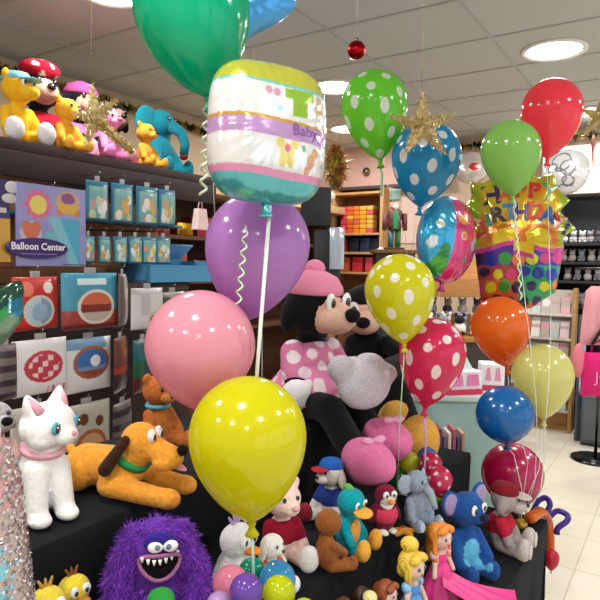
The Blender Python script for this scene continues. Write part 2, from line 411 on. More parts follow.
# right edge: stand with pink goods
p = P(597, 420, 4.7)
t = thing('clothes_stand', 'slim dark stand holding pink goods at the shop front edge', 'rack', (p.x, p.y, 0))
MB().lathe([(.18, 0), (.18, .015), (.03, .03), (.001, .03)]).build('base', mat('metal', '#333338'), t)
MB().tube([(0, 0, .03), (0, 0, 1.5)], .012).build('pole', mat('metal', '#444448'), t)
rt = RC @ V((1, 0, 0)); rt.z = 0; rt.normalize()
MB().tube([-.22 * rt + V((0, 0, 1.5)), .3 * rt + V((0, 0, 1.5))], .01).build('rail', mat('metal', '#444448'), t)
def hang_item(nm, lab, cat, u, v0, v1, w, d, c, kind, prof):
    q0 = P(u, v0, d); q1 = P(u, v1, d); H = q0.z - q1.z
    t = thing(nm, lab, cat, (q1.x, q1.y, q1.z), YAW)
    m = MB()
    def f(s_, q):
        z = q * H; ww = w * .5 * prof(q); th = .05 * (1 - abs(2 * q - 1) ** 4) + .008
        a_ = 2 * PI * s_; return V((ww * math.cos(a_), th * math.sin(a_) * (1 + .25 * math.sin(a_ * 5)), z))
    m.grid(f, 32, 12, closed_u=True); m.build('body', mat(kind, c), t); return t, H
t, H = hang_item('hanging_pink_jacket', 'pale pink jacket hanging at the shop front edge above the bright pink bag', 'jacket', 596, 286, 345, .24, 4.52, '#dd9aa0', 'cloth', lambda q: .75 + .3 * (1 - q) if q < .85 else 1.05 - (q - .85) * 4)
MB().tube([(.09, -.05, H * .8), (.03, -.075, H * .4), (-.06, -.06, H * .02)], .012).build('strap', mat('cloth', '#2a262b'), t)
t, H = hang_item('hanging_pink_bag', 'bright pink shopping bag with pale lettering, hanging at the shop front edge', 'bag', 597, 352, 396, .25, 4.5, '#d0286e', 'cloth', lambda q: 1.0)
MB().tube([(-.06, 0, H), (-.05, 0, H + .06), (0, 0, H + .09), (.05, 0, H + .06), (.06, 0, H)], .008).build('handle', mat('cloth', '#8f1d4c'), t)
MB().ell((-.14, .02, H * .8), (.05, .04, .13)).build('side_pocket', mat('cloth', '#d87a86'), t)
vs, fs = text_mesh('JC', .11); MB().add([(x - .0, -.063, y + H * .45) for x, y, z in vs], fs).build('lettering', mat('cloth', '#e59db8'), t, smooth=False)
p = P(580.5, 405, 5.2)
t = thing('standing_mirror', 'narrow upright mirror glass strip beside the card rack', 'mirror', (p.x, p.y, 0), YAW)
MB().box((-.03, 0, 0), (.03, .04, 1.1), bev=.004).build('frame', mat('paint', '#4a5058'), t, auto=40)
MB().box((-.022, -.003, .3), (.022, -.0005, 1.08)).build('glass', mat('metal', '#a9c4dd'), t, smooth=False)
p = P(600, 412, 5.4)
t = thing('low_cabinet', 'dark grey low cabinet on the floor under the pink bag', 'cabinet', (p.x + .02, 5.52, 0), 0)
MB().box((-.12, 0, .03), (.9, .4, .42), bev=.006).build('body', mat('paint', '#4d5054'), t, auto=40)
MB().box((-.1, -.012, .06), (.4, -.001, .4), bev=.003).build('door', mat('paint', '#585b60'), t, auto=40)
MB().box((-.12, .02, 0), (.9, .4, .03)).build('plinth', mat('paint', '#2a2a2c'), t, smooth=False)

# ------------------------------------------------------------------ island shelves with grey plush
p = P(462, 337, 4.75)
t = thing('plush_island', 'wooden island shelf of small grey and black plush toys, behind the pink polka dot balloon', 'shelf', (p.x, p.y, 0), YAW)
MB().box((-.31, 0, 0), (.4, .6, p.z - .04), bev=.005).build('base', mat('wood', '#3c3430'), t, auto=40)
MB().box((-.33, -.02, p.z - .04), (.42, .6, p.z), bev=.008).build('ledge', mat('wood', '#a9753f'), t, auto=40)
MB().box((-.33, .42, p.z), (.42, .6, p.z + .14), bev=.005).build('step', mat('wood', '#8d5f35'), t, auto=40)
MB().box((-.2, .3, p.z + .3), (.42, .6, p.z + .46), bev=.006).build('bin', mat('wood', '#b07a45'), t, auto=40)
MB().prism([(-.2, p.z + .46), (.42, p.z + .46), (.42, p.z + .62), (.12, p.z + .62)], .45, .5).build('header_board', mat('wood', '#c8935a'), t, smooth=False)
for x in (-.31, .385): MB().box((x, .55, p.z + .14), (x + .03, .6, p.z + .3)).build('post', mat('wood', '#8d5f35'), t, smooth=False)
isl = p; k = 0
shades = ['#b9b4bf', '#e6ded2', '#3a3a40', '#8a8792', '#c7a98f', '#55555d', '#a7a2b2', '#d9d4cf', '#28282d']
for row, (yy, zz, n) in enumerate(((.08, p.z, 5), (.2, p.z, 5), (.5, p.z + .14, 5))):
    for j in range(n):
        c = shades[(k * 4 + j) % 9]; k += 1
        lx = -.26 + j * .13 + (row == 1) * .05
        if row == 2 and lx > .3: continue
        q = Matrix.Rotation(YAW, 3, 'Z') @ V((lx, yy, 0)) + V((p.x, p.y, zz + .001))
        o = trinket('small_plush', c, shades[(k * 5 + 2) % 9]); o.location = q; o.rotation_euler = (0, 0, YAW + random.uniform(-.5, .5))
        o.scale = (1.25,) * 3 if row < 2 else (1, 1, 1)
        tag(o, 'small plush toy on the island shelf, %s row, %s from the yellow balloon' % (['front', 'second', 'top'][row], ORD[j]), 'plush toy', 'small plush on the island shelf')

# ------------------------------------------------------------------ teal counter
p = P(466, 396, 3.35)
t = thing('teal_counter', 'pale teal counter with white top, behind the blue balloon', 'counter', (p.x, p.y, 0), YAW)
zc = p.z
MB().box((-.3, 0, .08), (.26, .55, zc - .03), bev=.004).build('body', mat('paint', '#93b3ad'), t, auto=40)
MB().box((-.32, -.02, zc - .03), (.28, .57, zc), bev=.006).build('worktop', mat('plastic', '#c2cfc9'), t, auto=40)
MB().box((-.28, .03, 0), (.24, .52, .08)).build('plinth', mat('paint', '#57706c'), t, smooth=False)
def at_counter(x, y): return Matrix.Rotation(YAW, 3, 'Z') @ V((x, y, 0)) + V((p.x, p.y, zc + .001))
# cake boxes
def gift_carton(x, y, rz, w, d, h, c, lab, flap):
    q = at_counter(x, y); t = thing('gift_carton', lab, 'box', q, YAW + rz, 'white and pink cartons on the teal counter')
    MB().box((-w / 2, 0, 0), (w / 2, d, h), bev=.004).build('body', mat('paper', '#e9e3e6'), t, auto=40)
    MB().box((-w / 2 - .002, -.004, 0), (w / 2 + .002, -.0005, .03)).build('band', mat('paper', '#d5305c'), t, smooth=False)
    m = MB(); m.prism([(-w / 2 + .02, h * .38), (-.01, h * .38), (-.02, h * .88), (-w / 2 + .03, h * .88)], -.006, -.001); m.prism([(.01, h * .38), (w / 2 - .02, h * .38), (w / 2 - .03, h * .88), (.02, h * .88)], -.006, -.001)
    m.build('window', mat('paper', c), t, smooth=False)
    if flap:
        m = MB(); m.add([(-w / 2, d * .5, h), (w / 2 - .02, d * .5, h), (w * .1, d * .8, h + .14), (-w * .25, d * .8, h + .14), (-w / 2, d * .52, h), (w / 2 - .02, d * .52, h), (w * .1, d * .82, h + .14), (-w * .25, d * .82, h + .14)], [(0, 1, 2, 3), (7, 6, 5, 4), (0, 1, 5, 4), (1, 2, 6, 5), (2, 3, 7, 6), (3, 0, 4, 7)])
        m.build('lid', mat('paper', '#cfe0dd'), t, smooth=False)
gift_carton(.0, .03, .25, .22, .14, .13, '#e683b4', 'white carton with pink windows and a red base band on the teal counter', True)
gift_carton(.2, .16, -.15, .13, .16, .15, '#d98fa6', 'narrow white and rose carton on the counter behind the pink windowed carton', False)
q = at_counter(-.02, .3); o = MB().ell((0, 0, .045), .045).build('toy_ball', mat('pearl', '#b45f9f')); o.location = (q.x, q.y, q.z + .125)
MB().lathe([(.05, -.125), (.03, -.12), (.012, -.02), (.02, 0.005), (.001, .005)], 16).build('cup_stand', mat('plastic', '#e8e2e4'), o)
tag(o, 'shiny purple ball on a little white stand on the teal counter', 'ball')
# rack of magazines in front of the counter
p = P(446, 470, 3.12)
t = thing('magazine_rack', 'low rack of striped magazines beside the teal counter', 'rack', (p.x, p.y, 0), YAW)
MB().box((-.09, 0, 0), (.1, .16, p.z), bev=.004).build('stand', mat('paint', '#4d3f3c'), t, auto=40)
MB().box((-.09, .14, p.z), (.1, .16, p.z + .1)).build('back_panel', mat('paint', '#4d3f3c'), t, smooth=False)
mc = ['#8b6d86', '#c8b49a', '#7a3b55', '#6b5b80', '#d9c7b8', '#a8506a', '#4e4a66', '#b58a70']
for j in range(8):
    q = Matrix.Rotation(YAW, 3, 'Z') @ V((-.085 + j * .0235, .01, 0)) + V((p.x, p.y, p.z + .001))
    o = MB().box((0, 0, 0), (.017, .12, .17 + .02 * (j % 3)), bev=.002).build('magazine', mat('paper', mc[j]), auto=40); o.location = q; o.rotation_euler = (0, 0, YAW)
    tag(o, 'thin magazine in the low rack by the teal counter, %s from the display' % ORD[j], 'magazine', 'magazines in the low rack')

# ------------------------------------------------------------------ nutcracker on a pedestal
p = P(394, 250, 5.0)
t = thing('display_pedestal', 'slim wooden pedestal under the nutcracker figure', 'pedestal', (p.x, p.y, 0), YAW)
MB().box((-.16, -.1, 0), (.16, .15, p.z - .03), bev=.004).build('column', mat('wood', '#3d2c24'), t, auto=40)
MB().box((-.18, -.12, p.z - .03), (.18, .17, p.z), bev=.005).build('top', mat('wood', '#6d4a30'), t, auto=40)
t = thing('nutcracker', 'green and brown wooden nutcracker soldier standing behind the yellow polka dot balloon', 'figurine', (p.x, p.y, p.z + .001), YAW)
MB().box((-.08, -.05, 0), (.08, .05, .02), bev=.004).build('base', mat('wood', '#5a3a28'), t, auto=40)
for s_ in (-1, 1):
    MB().tube([(s_ * .03, 0, .02), (s_ * .03, 0, .17)], .024).build('leg', mat('paint', '#1e7a45' if s_ > 0 else '#2f6f78'), t)
    MB().tube([(s_ * .078, 0, .3), (s_ * .085, -.01, .16)], [.026, .02]).build('arm', mat('paint', '#6a2f2c'), t)
MB().lathe([(.05, .16), (.062, .2), (.052, .24), (.062, .32), (.03, .335)], 20).build('torso', mat('paint', '#5a2a26'), t)
MB().box((-.02, -.066, .17), (.02, -.05, .32), bev=.005).build('coat_front', mat('paint', '#1f8a4c'), t, auto=40)
MB().lathe([(.035, .335), (.042, .36), (.042, .4), (.03, .415)], 18).build('head', mat('paint', '#d9a98a'), t)
MB().ell((0, -.035, .355), (.022, .015, .028)).build('beard', mat('paint', '#e9e2d8'), t)
MB().lathe([(.05, .405), (.045, .42), (.04, .48), (.046, .5), (.001, .505)], 18).build('hat', mat('paint', '#6f8f86'), t)
p2 = P(378, 252, 5.05)
# dark costume in clear cover
p = P(328, 272, 4.4)
t = thing('costume_stand', 'black costume in a clear plastic cover on a stand, beside the purple balloon', 'costume', (p.x, p.y, 0), YAW + .15)
MB().lathe([(.2, 0), (.2, .02), (.02, .04), (.001, .04)]).build('base', mat('metal', '#2a2a2d'), t)
MB().tube([(0, .1, .03), (0, .1, 2.0)], .015).build('pole', mat('metal', '#2a2a2d'), t)
zz = p.z
m = MB(); m.box((-.11, -.02, zz - .25), (.09, .05, zz + .31), bev=.02); m.build('garment', mat('satin', '#15161b'), t, auto=40)
m = MB(); m.box((.0, -.045, zz + .02), (.11, -.022, zz + .325), bev=.01); m.build('clear_cover', mat('foil', '#aeb9c6'), t, auto=40)
m = MB(); m.box((-.2, .03, zz + .34), (.02, .06, zz + .62), bev=.004); m.build('header_board', mat('paint', '#141416'), t, auto=40)
# ================================================================== the balloon peg rack with its plush shelf
XP = -2.72                                                # face of the peg panel
Y0, Y1 = .05, 2.62
t = rack = thing('peg_rack', 'brown wooden peg rack hung with balloon packets, plush shelf on top', 'shelf', (XP, Y0, 0))
L_ = Y1 - Y0
MB().box((-.06, 0, 0), (0, L_, 2.0)).build('back_panel', mat('wood', '#a06c47'), t, smooth=False)
MB().box((-.7, -.1, 2.0), (.12, L_ + .4, 2.05), bev=.006).build('top_shelf', mat('wood', '#33211d'), t, auto=40)
MB().box((.09, -.1, 1.88), (.12, L_ + .4, 2.0), bev=.004).build('fascia', mat('wood', '#2c1b19'), t, auto=40)
MB().box((0, 0, 0), (.26, L_, 1.385), bev=.006).build('lower_cabinet', mat('wood', '#3a2b26'), t, auto=40)
MB().box((-.7, L_ - .03, 0), (-.06, L_, 2.0), bev=.004).build('end_panel', mat('wood', '#6a4733'), t, auto=40)
for yy in (.25, 1.3, 2.4): MB().tube([(-.02, yy, 1.98), (.09, yy, 1.9)], .006).build('bracket', mat('metal', '#555555'), t)
HX = XP + .26
def hook(p_top, length):
    q = V(p_top) - V((XP, Y0, 0))
    MB().tube([(q.x - length, q.y, q.z), (q.x + .015, q.y, q.z), (q.x + .022, q.y, q.z + .01)], .0025, 6).build('peg_hook', mat('metal', '#9a9a9a'), rack)

# a hanging flat pack; built in x (width), z (0 at the top, going down), front = -y
def pack(name, label, cat, u, v0, v1, wpx, xw, paint, group, yaw=0, thick=.02, hooked=True, bulge=None, kind='print', header=0.0):
    pt = onX(u, v0, xw); pb = onX(u, v1, xw); H = pt.z - pb.z
    D_ = (pt - CAM).dot(RC @ V((0, 0, -1)))
    dirv = (pt - CAM); c = abs(dirv.x) / math.hypot(dirv.x, dirv.y)       # how square the wall faces us
    W = wpx * D_ / F / max(c, .4)
    t = thing(name, label, cat, pt, PI / 2 + R_(yaw), group)
    def f(a, b):
        x = (a - .5) * W; z = -b * H
        s_, q = 2 * a - 1, 2 * b - 1
        th = thick * max(0, (1 - abs(s_) ** 3)) ** .5 * max(0, (1 - abs(q) ** 4)) ** .5
        if bulge: th += bulge(s_, q)
        return V((x, -th, z))
    m = MB(); m.grid(f, 60, 80)
    m.add([(-W / 2, .002, 0), (W / 2, .002, 0), (W / 2, .002, -H), (-W / 2, .002, -H)], [(0, 1, 2, 3)])
    o = m.build('packet', mat(kind, None), t, paint=lambda p_: paint(2 * p_.x / W, -2 * p_.z / H - 1))
    MB().box((-W * .1, -.003, -.004), (W * .1, .003, .024), bev=.001).build('hang_tab', mat('plastic', '#a19e9a'), t, auto=40)
    if hooked:
        q = t.matrix_world @ V((0, 0, .018)) if False else pt + V((0, 0, .034))
        base = (XP if pt.z > 1.42 else HX)
        hook(q, q.x - base - .001)
    return t
def disc(x, y, cx, cy, r, ax=1.0): return ((x - cx) / ax) ** 2 + (y - cy) ** 2 < r * r
def ring(x, y, cx, cy, r, w): d = math.hypot(x - cx, y - cy); return abs(d - r) < w
def p_red(x, y):
    if disc(x, y, .05, .28, .6, 1.15): return '#8fa8bf' if disc(x, y, .05, .32, .35) else '#c9c6b4' if not disc(x, y, .05, .28, .5, 1.15) else '#7f93a8' if x > .1 else '#b7c3cc'
    if y < -.3 and disc(x, y, -.5, -.55, .3): return '#e07a63'
    if y < -.3 and disc(x, y, .45, -.6, .22): return '#e9d9c8'
    return '#c22a24' if y < .86 else '#a52723'
def p_teal_red(x, y):
    if disc(x, y, .15, .2, .62, 1.1): return '#d6c9bd' if not disc(x, y, .15, .2, .52, 1.1) else '#c25f42' if y < .1 else '#7d2a22' if y < .4 else '#b8a79a'
    if y < .3: return '#3f8fa6' if not (y < -.5 and abs(x) < .5 and abs(y + .7) < .12) else '#cfe0e0'
    return '#9c3a30' if y < .8 else '#6a2a26'
def p_white_red(x, y):
    d = math.hypot(x - .05, (y + .02) * 1.25)
    if d < .72: return '#c1404a' if d > .56 else '#e6c9c4' if (int((x + 1) * 5) + int((y + 1) * 5)) % 3 == 0 else '#bf4048'
    if y > .72 and x > .2: return '#c9646a' if (int(x * 9) % 2) else '#e5d5d2'
    return '#e3dfdb'
def p_white_blue(x, y):
    d = math.hypot(x - .05, (y + .1) * 1.25)
    if d < .78:
        if d > .64: return '#a35a3c'
        if y > .2: return '#8c4a3a'
        if disc(x, y, .2, -.15, .22): return '#e4e6e8'
        return '#3f6ea8' if y < .05 else '#6f8fb4'
    if y < -.62: return '#7196b4' if x < .7 else '#dedbd8'
    return '#ddd9d5'
def p_brown(x, y):
    if y > .85: return '#8d8a86'
    if disc(x, y, .1, -.55, .4): return '#b9863c' if disc(x, y, .2, -.45, .16) else '#8b4a2c'
    if y > .05 and y < .3: return '#a3302a'
    return '#6a3a30' if y < 0 else '#3b2d30'
def p_card(x, y):
    if disc(x, y, .1, .5, .62, 1.1): return '#a8603c' if not disc(x, y, .1, .5, .48, 1.1) else '#8f4b34' if y > .4 else '#c89a72'
    if disc(x, y, -.2, -.5, .2) or disc(x, y, .45, -.35, .18): return '#6a3f30'
    return '#b9b2a6'
def p_white_dark(x, y):
    if disc(x, y, .35, .55, .42): return '#5b2f2a' if disc(x, y, .35, .6, .3) else '#c9b8a8'
    if y < -.7: return '#b9b4b0'
    return '#d5d1cc' if abs(x + .2) > .3 or y > .3 else '#c2bcb8'
def p_photo(x, y):
    if disc(x, y, 0, -.5, .5): return '#c9a48e' if disc(x, y, .1, -.45, .3) else '#b9aca4'
    return '#8b8078' if x > -.2 else '#5f5350'
def p_tealdark(x, y): return '#1f5f66' if y < -.2 else '#2a5a3c' if x < 0 and y < .4 else '#6a2c2c' if y > .3 else '#244a5c'
def p_dark(x, y): return '#3c2f38' if (int((y + 1) * 4) % 2) else '#6f655f'
BG = 'balloon packets on the peg rack'
XB = -2.2
rowA, rowB, rowC = (262, 335), (336, 404), (402, 470)
def bag(lab, u, v0, v1, w, fn, yaw=0, dx=0, **k): return pack('balloon_packet', lab, 'balloon packet', u, v0, v1, w, XB + dx, fn, BG, yaw, **k)
bag('red balloon packet with a pale round picture, top row of the peg rack', 35, 277, 330, 45, p_red, 6)
bag('teal and rust balloon packet with a big round picture, beside the red one', 90, 273, 329, 50, p_teal_red, -4, .03)
bag('brown photo balloon packet turned edgewise, between the teal packet and the white one', 122, 274, 326, 26, p_photo, 38, .02)
bag('white balloon packet with a dark round motif beside the pink balloon', 147, 288, 329, 28, p_white_dark, -6, -.05)
bag('dark patterned balloon packet partly hidden by the pink balloon', 172, 292, 332, 26, p_dark, 0, -.1)
bag('white balloon packet with a red ring motif, behind the white plush cat', 40, 339, 394, 50, p_white_red, 0, .02)
bag('white balloon packet with a blue and brown disc, below the teal packet', 88, 338, 391, 44, p_white_blue, 0)
bag('dark red and brown balloon packet hanging slantwise in the second row', 120, 337, 391, 26, p_brown, 30, .02)
bag('dark teal and green balloon packet next to the slanting brown one', 142, 339, 392, 22, p_tealdark, 12, -.06)
bag('dark teal packet half hidden behind the pink balloon in the second row', 165, 341, 393, 24, p_dark, 0, -.1)
bag('beige card packet with a rust disc, lowest row behind the orange plush dog', 86, 403, 462, 46, p_card, 0, .01)
bag('grey beige packet in the lowest row, hidden mostly by the white cat', 36, 405, 466, 46, p_card, 0)
bag('silver and dark packet in the lowest row beside the brown plush bear', 122, 402, 455, 26, p_dark, 20, .0)
bag('dark narrow packet at the edge of the peg rack, above the grey plush', 6, 344, 400, 20, p_dark, 10, .05)
# teal packs on two upper rows
def p_mini(seed):
    rr = random.Random(seed); pts = [(rr.uniform(-.6, .6), rr.uniform(-.3, .8), rr.uniform(.15, .3), rr.choice(['#d9c46a', '#c98f8a', '#e3e0dc', '#d79a4a', '#b7c9a0', '#cfd8dc'])) for _ in range(12)]
    def f(x, y):
        if y < -.72 or y > .86: return '#1d5f78'
        if abs(x) > .82: return '#20708a'
        for cx, cy, r, c in pts:
            if disc(x, y, cx, cy, r): return c
        return '#6fa3a0'
    return f
ups = [(97, 181, 221), (122, 184, 223), (147, 187, 225), (167, 190, 226)]
for k, (u, v0, v1) in enumerate(ups):
    pack('party_pack', 'teal party pack on the upper peg row, %s along from the balloon poster' % ORD[k], 'party pack', u, v0, v1, 20 if k < 3 else 15, -2.5, p_mini(k), 'teal party packs on the upper peg rows', random.uniform(-6, 6), .015)
for k, u in enumerate((88, 104, 120, 135, 149, 163)):
    pack('party_pack', 'small teal party pack on the second peg row, %s along from the balloon poster' % ORD[k], 'party pack', u, 236 + k * .3, 263 + k * .2, 13, -2.46, p_mini(20 + k), 'teal party packs on the upper peg rows', random.uniform(-8, 8), .014)
# white drum rail between them
MB().box((0, 1.18, 1.70), (.2, L_, 1.715), bev=.003).build('ledge', mat('plastic', '#1f6f8c'), rack, auto=40)
# ------------------------------------------------------------------ the header board
pt = onX(16, 184, -2.36); pb = onX(85, 266, -2.36)
W = abs(pb.y - pt.y); zt = onX(50, 186, -2.36).z; zb = onX(50, 266, -2.36).z; H = zt - zb
t = thing('balloon_sign', 'lilac balloon centre board with sun, heart and cone drawings and a purple oval', 'sign', (-2.36, (pt.y + pb.y) / 2, zb), PI / 2)
def p_board(p_):
    x, y = 2 * p_.x / W, 1 - 2 * p_.z / H                 # y: -1 top .. 1 bottom
    a_ = math.atan2(y + .5, x + .42); d = math.hypot((x + .42), (y + .5) * 1.05)
    if d < .24: return '#e8cf6a'
    if d < .36 + .05 * math.cos(10 * a_): return '#d8698c'
    if x > .05 and y < -.25:
        if disc(x, y, .45, -.62, .3, 1.2): return '#8b4a80' if disc(x, y, .45, -.72, .14, 1.5) else '#c9a07e' if y < -.6 else '#d9a93c'
        if disc(x, y, .2, -.38, .1) or disc(x, y, .72, -.36, .1): return '#d07a3a'
    hx, hy = (x + .62) * 3.2, -(y - .2) * 3.2
    if (hx * hx + hy * hy - .5) ** 3 - hx * hx * hy ** 3 < 0: return '#cf6a4a'
    if disc(x, y, -.62, .2, .3): return '#b9b6bc'
    if y > -.2 and -.15 + (y + .2) * .55 < x < .82: return '#4aa6c4' if x > .2 + (y + .2) * .5 else '#7fbccb'
    if disc(x, y, -.05, .35, .22): return '#6fb3bd'
    return '#8f8fc0' if y > -.1 else '#9a94c6'
m = MB(); m.grid(lambda a_, b_: V(((a_ - .5) * W, -.006, b_ * H)), 70, 80); m.box((-W / 2, -.005, 0), (W / 2, .01, H))
m.build('board', mat('print', None), t, smooth=False, paint=p_board)
ow = W * .5
MB().lathe([(1, 0), (1, .012), (.97, .016), (.001, .016)], 40, M=Matrix.Translation((-.08, -.005, .02 + H * .16)) @ Matrix.Rotation(PI / 2, 4, 'X') @ Matrix.Diagonal((ow * .86, H * .125, 1, 1))).build('oval_plate', mat('plastic', '#3b1f63'), t, auto=40)
vs, fs = text_mesh('Balloon Center', ow * .245, .0012)
MB().add([(x - .08, -.0225, y + .026 + H * .16) for x, y, z in vs], fs).build('lettering', mat('paint', '#e8e3ec'), t, smooth=False)
MB().box((-.08 - ow * .5, -.0225, .02 + H * .085), (-.08 + ow * .5, -.0222, .023 + H * .085)).build('underline', mat('paint', '#8f7fb0'), t, smooth=False)
hook((-2.36, t.location.y, zt + .008), .34)
# purple and yellow boards at the edge
pt = onX(-14, 184, -2.36); pb = onX(11.5, 262, -2.36)
t = thing('price_board', 'dark purple and mustard board at the edge of the peg rack', 'sign', (-2.37, (pt.y + pb.y) / 2, onX(5, 262, -2.37).z), PI / 2)
W2 = abs(pt.y - pb.y); H2 = onX(5, 180, -2.37).z - t.location.z
MB().box((-W2 / 2, -.004, 0), (W2 / 2, .01, H2 * .53)).build('mustard_panel', mat('print', '#c8962c'), t, smooth=False)
MB().box((-W2 / 2, -.004, H2 * .53), (W2 / 2, .01, H2)).build('purple_panel', mat('print', '#3a2a5c'), t, smooth=False)
m = MB(); m.box((.0, -.008, H2 * .6), (W2 * .33, -.0045, H2 * .66)); m.ell((.05, -.006, H2 * .78), (.035, .004, .02)); m.ell((.06, -.006, H2 * .92), (.03, .004, .025)); m.build('print_marks', mat('paint', '#c9c2c0'), t, smooth=False)
hook((-2.37, t.location.y, t.location.z + H2 + .008), .33)
# light blue carton on the lower cabinet
p = onX(180, 284, -2.40)
t = thing('blue_carton', 'light blue open display carton beside the purple balloon', 'carton', (-2.44, onX(151, 284, -2.44).y, 1.387))
Lc = min(onX(216, 284, -2.4).y, Y1 + .28) - t.location.y
MB().box((-.02, 0, 0), (0.01, Lc, .095)).build('front', mat('paper', '#4d93bd'), t, smooth=False)
m = MB(); m.box((-.25, 0, 0), (-.02, Lc, .01)); m.box((-.25, 0, .01), (-.235, Lc, .13)); m.box((-.235, 0, .01), (-.02, .012, .12)); m.box((-.235, Lc - .012, .01), (-.02, Lc, .12)); m.build('tray', mat('paper', '#3f7fa8'), t, smooth=False)
m = MB(); m.add([(-.25, Lc * .45, .13), (-.25, Lc, .13), (-.12, Lc - .03, .215), (-.12, Lc * .36, .215), (-.262, Lc * .45, .13), (-.262, Lc, .13), (-.132, Lc - .03, .218), (-.132, Lc * .36, .218)], [(0, 1, 2, 3), (7, 6, 5, 4), (0, 1, 5, 4), (1, 2, 6, 5), (2, 3, 7, 6), (3, 0, 4, 7)])
m.build('flap', mat('paper', '#7fb6df'), t, smooth=False)
# pink paper bag hanging from the end of the plush shelf
p = onX(171, 175, -2.55); p.y = max(p.y, Y1 + .1)
t = thing('hanging_paper_bag', 'pale pink paper bag hanging at the end of the plush shelf', 'bag', (-2.575, 2.84, 2.0 - .175 - .12), PI / 2)
m = MB(); m.add([(-.05, -.03, 0), (.05, -.03, 0), (.05, .03, 0), (-.05, .03, 0), (-.035, -.02, .13), (.035, -.02, .13), (.035, .02, .13), (-.035, .02, .13)], [(3, 2, 1, 0), (4, 5, 6, 7), (0, 1, 5, 4), (1, 2, 6, 5), (2, 3, 7, 6), (3, 0, 4, 7)]); m.build('body', mat('paper', '#dcc0b9'), t, smooth=False)
MB().tube([(-.02, 0, .13), (-.012, 0, .17), (.012, 0, .17), (.02, 0, .13)], .003).build('handle', mat('paper', '#b79a93'), t)

# ================================================================== stepped black display
T1, T2, T3 = .88, .65, .42
E0, E1, E2, E3 = -1.66, -1.15, -.79, -.45
YE = 2.7
t = thing('stepped_display', 'stepped display stand draped in plain black cloth, plush toys on its three steps', 'display stand', (0, 0, 0))
def step(x0, x1, z0, z1, nm='step'):
    m = MB(); ys = 70; ya = .05
    prof = [(x0, z1)] + [(x0 + (x1 - x0) * i / 6, z1) for i in range(1, 6)] + [(x1 - .02, z1), (x1 - .006, z1 - .004), (x1, z1 - .02)] + [(x1, z1 - .02 - (z1 - .02 - z0) * i / 10) for i in range(1, 11)]
    n = len(prof)
    vs = []
    for j in range(ys + 1):
        y = ya + (YE - ya) * j / ys
        for i, (x, z) in enumerate(prof):
            k = max(0, (z1 - .02 - z) / max(z1 - z0, .01)); fold = .012 * k * math.sin(y * 17 + x1 * 9) + .007 * k * math.sin(y * 41)
            vs.append((x + (fold - .012 * k if i > 8 else 0), y, z))
    fs = [(j * n + i, j * n + i + 1, (j + 1) * n + i + 1, (j + 1) * n + i) for j in range(ys) for i in range(n - 1)]
    m.add(vs, fs)
    # hanging end
    def end(a_, b_):
        x = x0 + (x1 - .004 - x0) * a_; z = z1 - (z1 - .0) * b_
        return V((x, YE + .018 * b_ * math.sin(x * 26) + .01 * b_ + .0, max(z, .012)))
    m.grid(end, 30, 14)
    return m.build(nm, mat('cloth', '#17181d'), t, auto=50)
step(E0, E1, T2, T1); step(E1, E2, T3, T2); step(E2, E3, .012, T3)
MB().box((E0 + .03, .1, 0), (E2 - .05, YE - .06, .55)).build('trestle', mat('wood', '#6a5a48'), t, smooth=False)
# ================================================================== balloons
def prof_r(s_): return max(0.0, (1 - s_ ** 1.9)) ** .78
def latex(name, label, u0, v0, u1, v1, wpx, d, col, group=None, dots=0, seed=1, kind='latex', dotc='#f4f0ea', toward=0.0, strings=(), shift=0.0, smallk=1.0):
    """(u0,v0) is the crown of the balloon in view, (u1,v1) its knot; d the distance of its middle"""
    c = P((u0 + u1) / 2, (v0 + v1) / 2, d); r = wpx / 2 * d / F
    up = axis_of(u0 - u1, v0 - v1, toward * math.hypot(u0 - u1, v0 - v1))
    full = math.hypot(u0 - u1, v0 - v1) * d / F
    top = r * 1.02; low = max(full - top, r * 1.05)
    base = c - up * full / 2
    t = thing(name, label, 'balloon', (0, 0, 0), 0, group)
    orient(t, base, up)
    m = MB(); prof = []
    for i in range(18):
        a = PI / 2 * i / 18; prof.append((max(r * math.sin(a), 1e-4), low + top * math.cos(a)))
    for i in range(27):
        q = i / 27; prof.append((max(r * prof_r(q), .05 * r), low * (1 - q)))
    prof.append((.05 * r, .0))
    m.lathe(prof, 56)
    pts = []
    if dots:
        rr = random.Random(seed); ga = PI * (3 - 5 ** .5); off = rr.uniform(0, 6)
        for i in range(dots):
            z = 1 - 2 * (i + .5) / dots; q = math.sqrt(1 - z * z); pts.append(V((q * math.cos(i * ga + off), q * math.sin(i * ga + off), z)))
    if dots:
        dots_sdf(m, t, r, low, pts, col, dotc)
    else:
        m.build('skin', mat(kind, col), t)
    k = MB(); s_ = r * .075
    k.lathe([(s_ * .7, 0.002), (s_ * 1.1, -s_ * .4), (s_ * .8, -s_ * .9), (s_ * .6, -s_ * 1.1), (s_ * 1.1, -s_ * 2.2), (s_ * 1.7, -s_ * 3.1), (s_ * 1.5, -s_ * 3.15), (s_ * .5, -s_ * 1.3)], 18)
    k.build('knot', mat('latex', col), t)
    t['base'] = tuple(base)
    del t['base']
    inv = t.rotation_quaternion.to_matrix().inverted()
    for nm, pts, rad, mm in strings:
        loc = [inv @ (V(p) - base) for p in pts]; loc[0] = V((0, 0, -s_ * 2))
        MB().tube(loc, rad, 6).build(nm, mm, t)
    return t, base
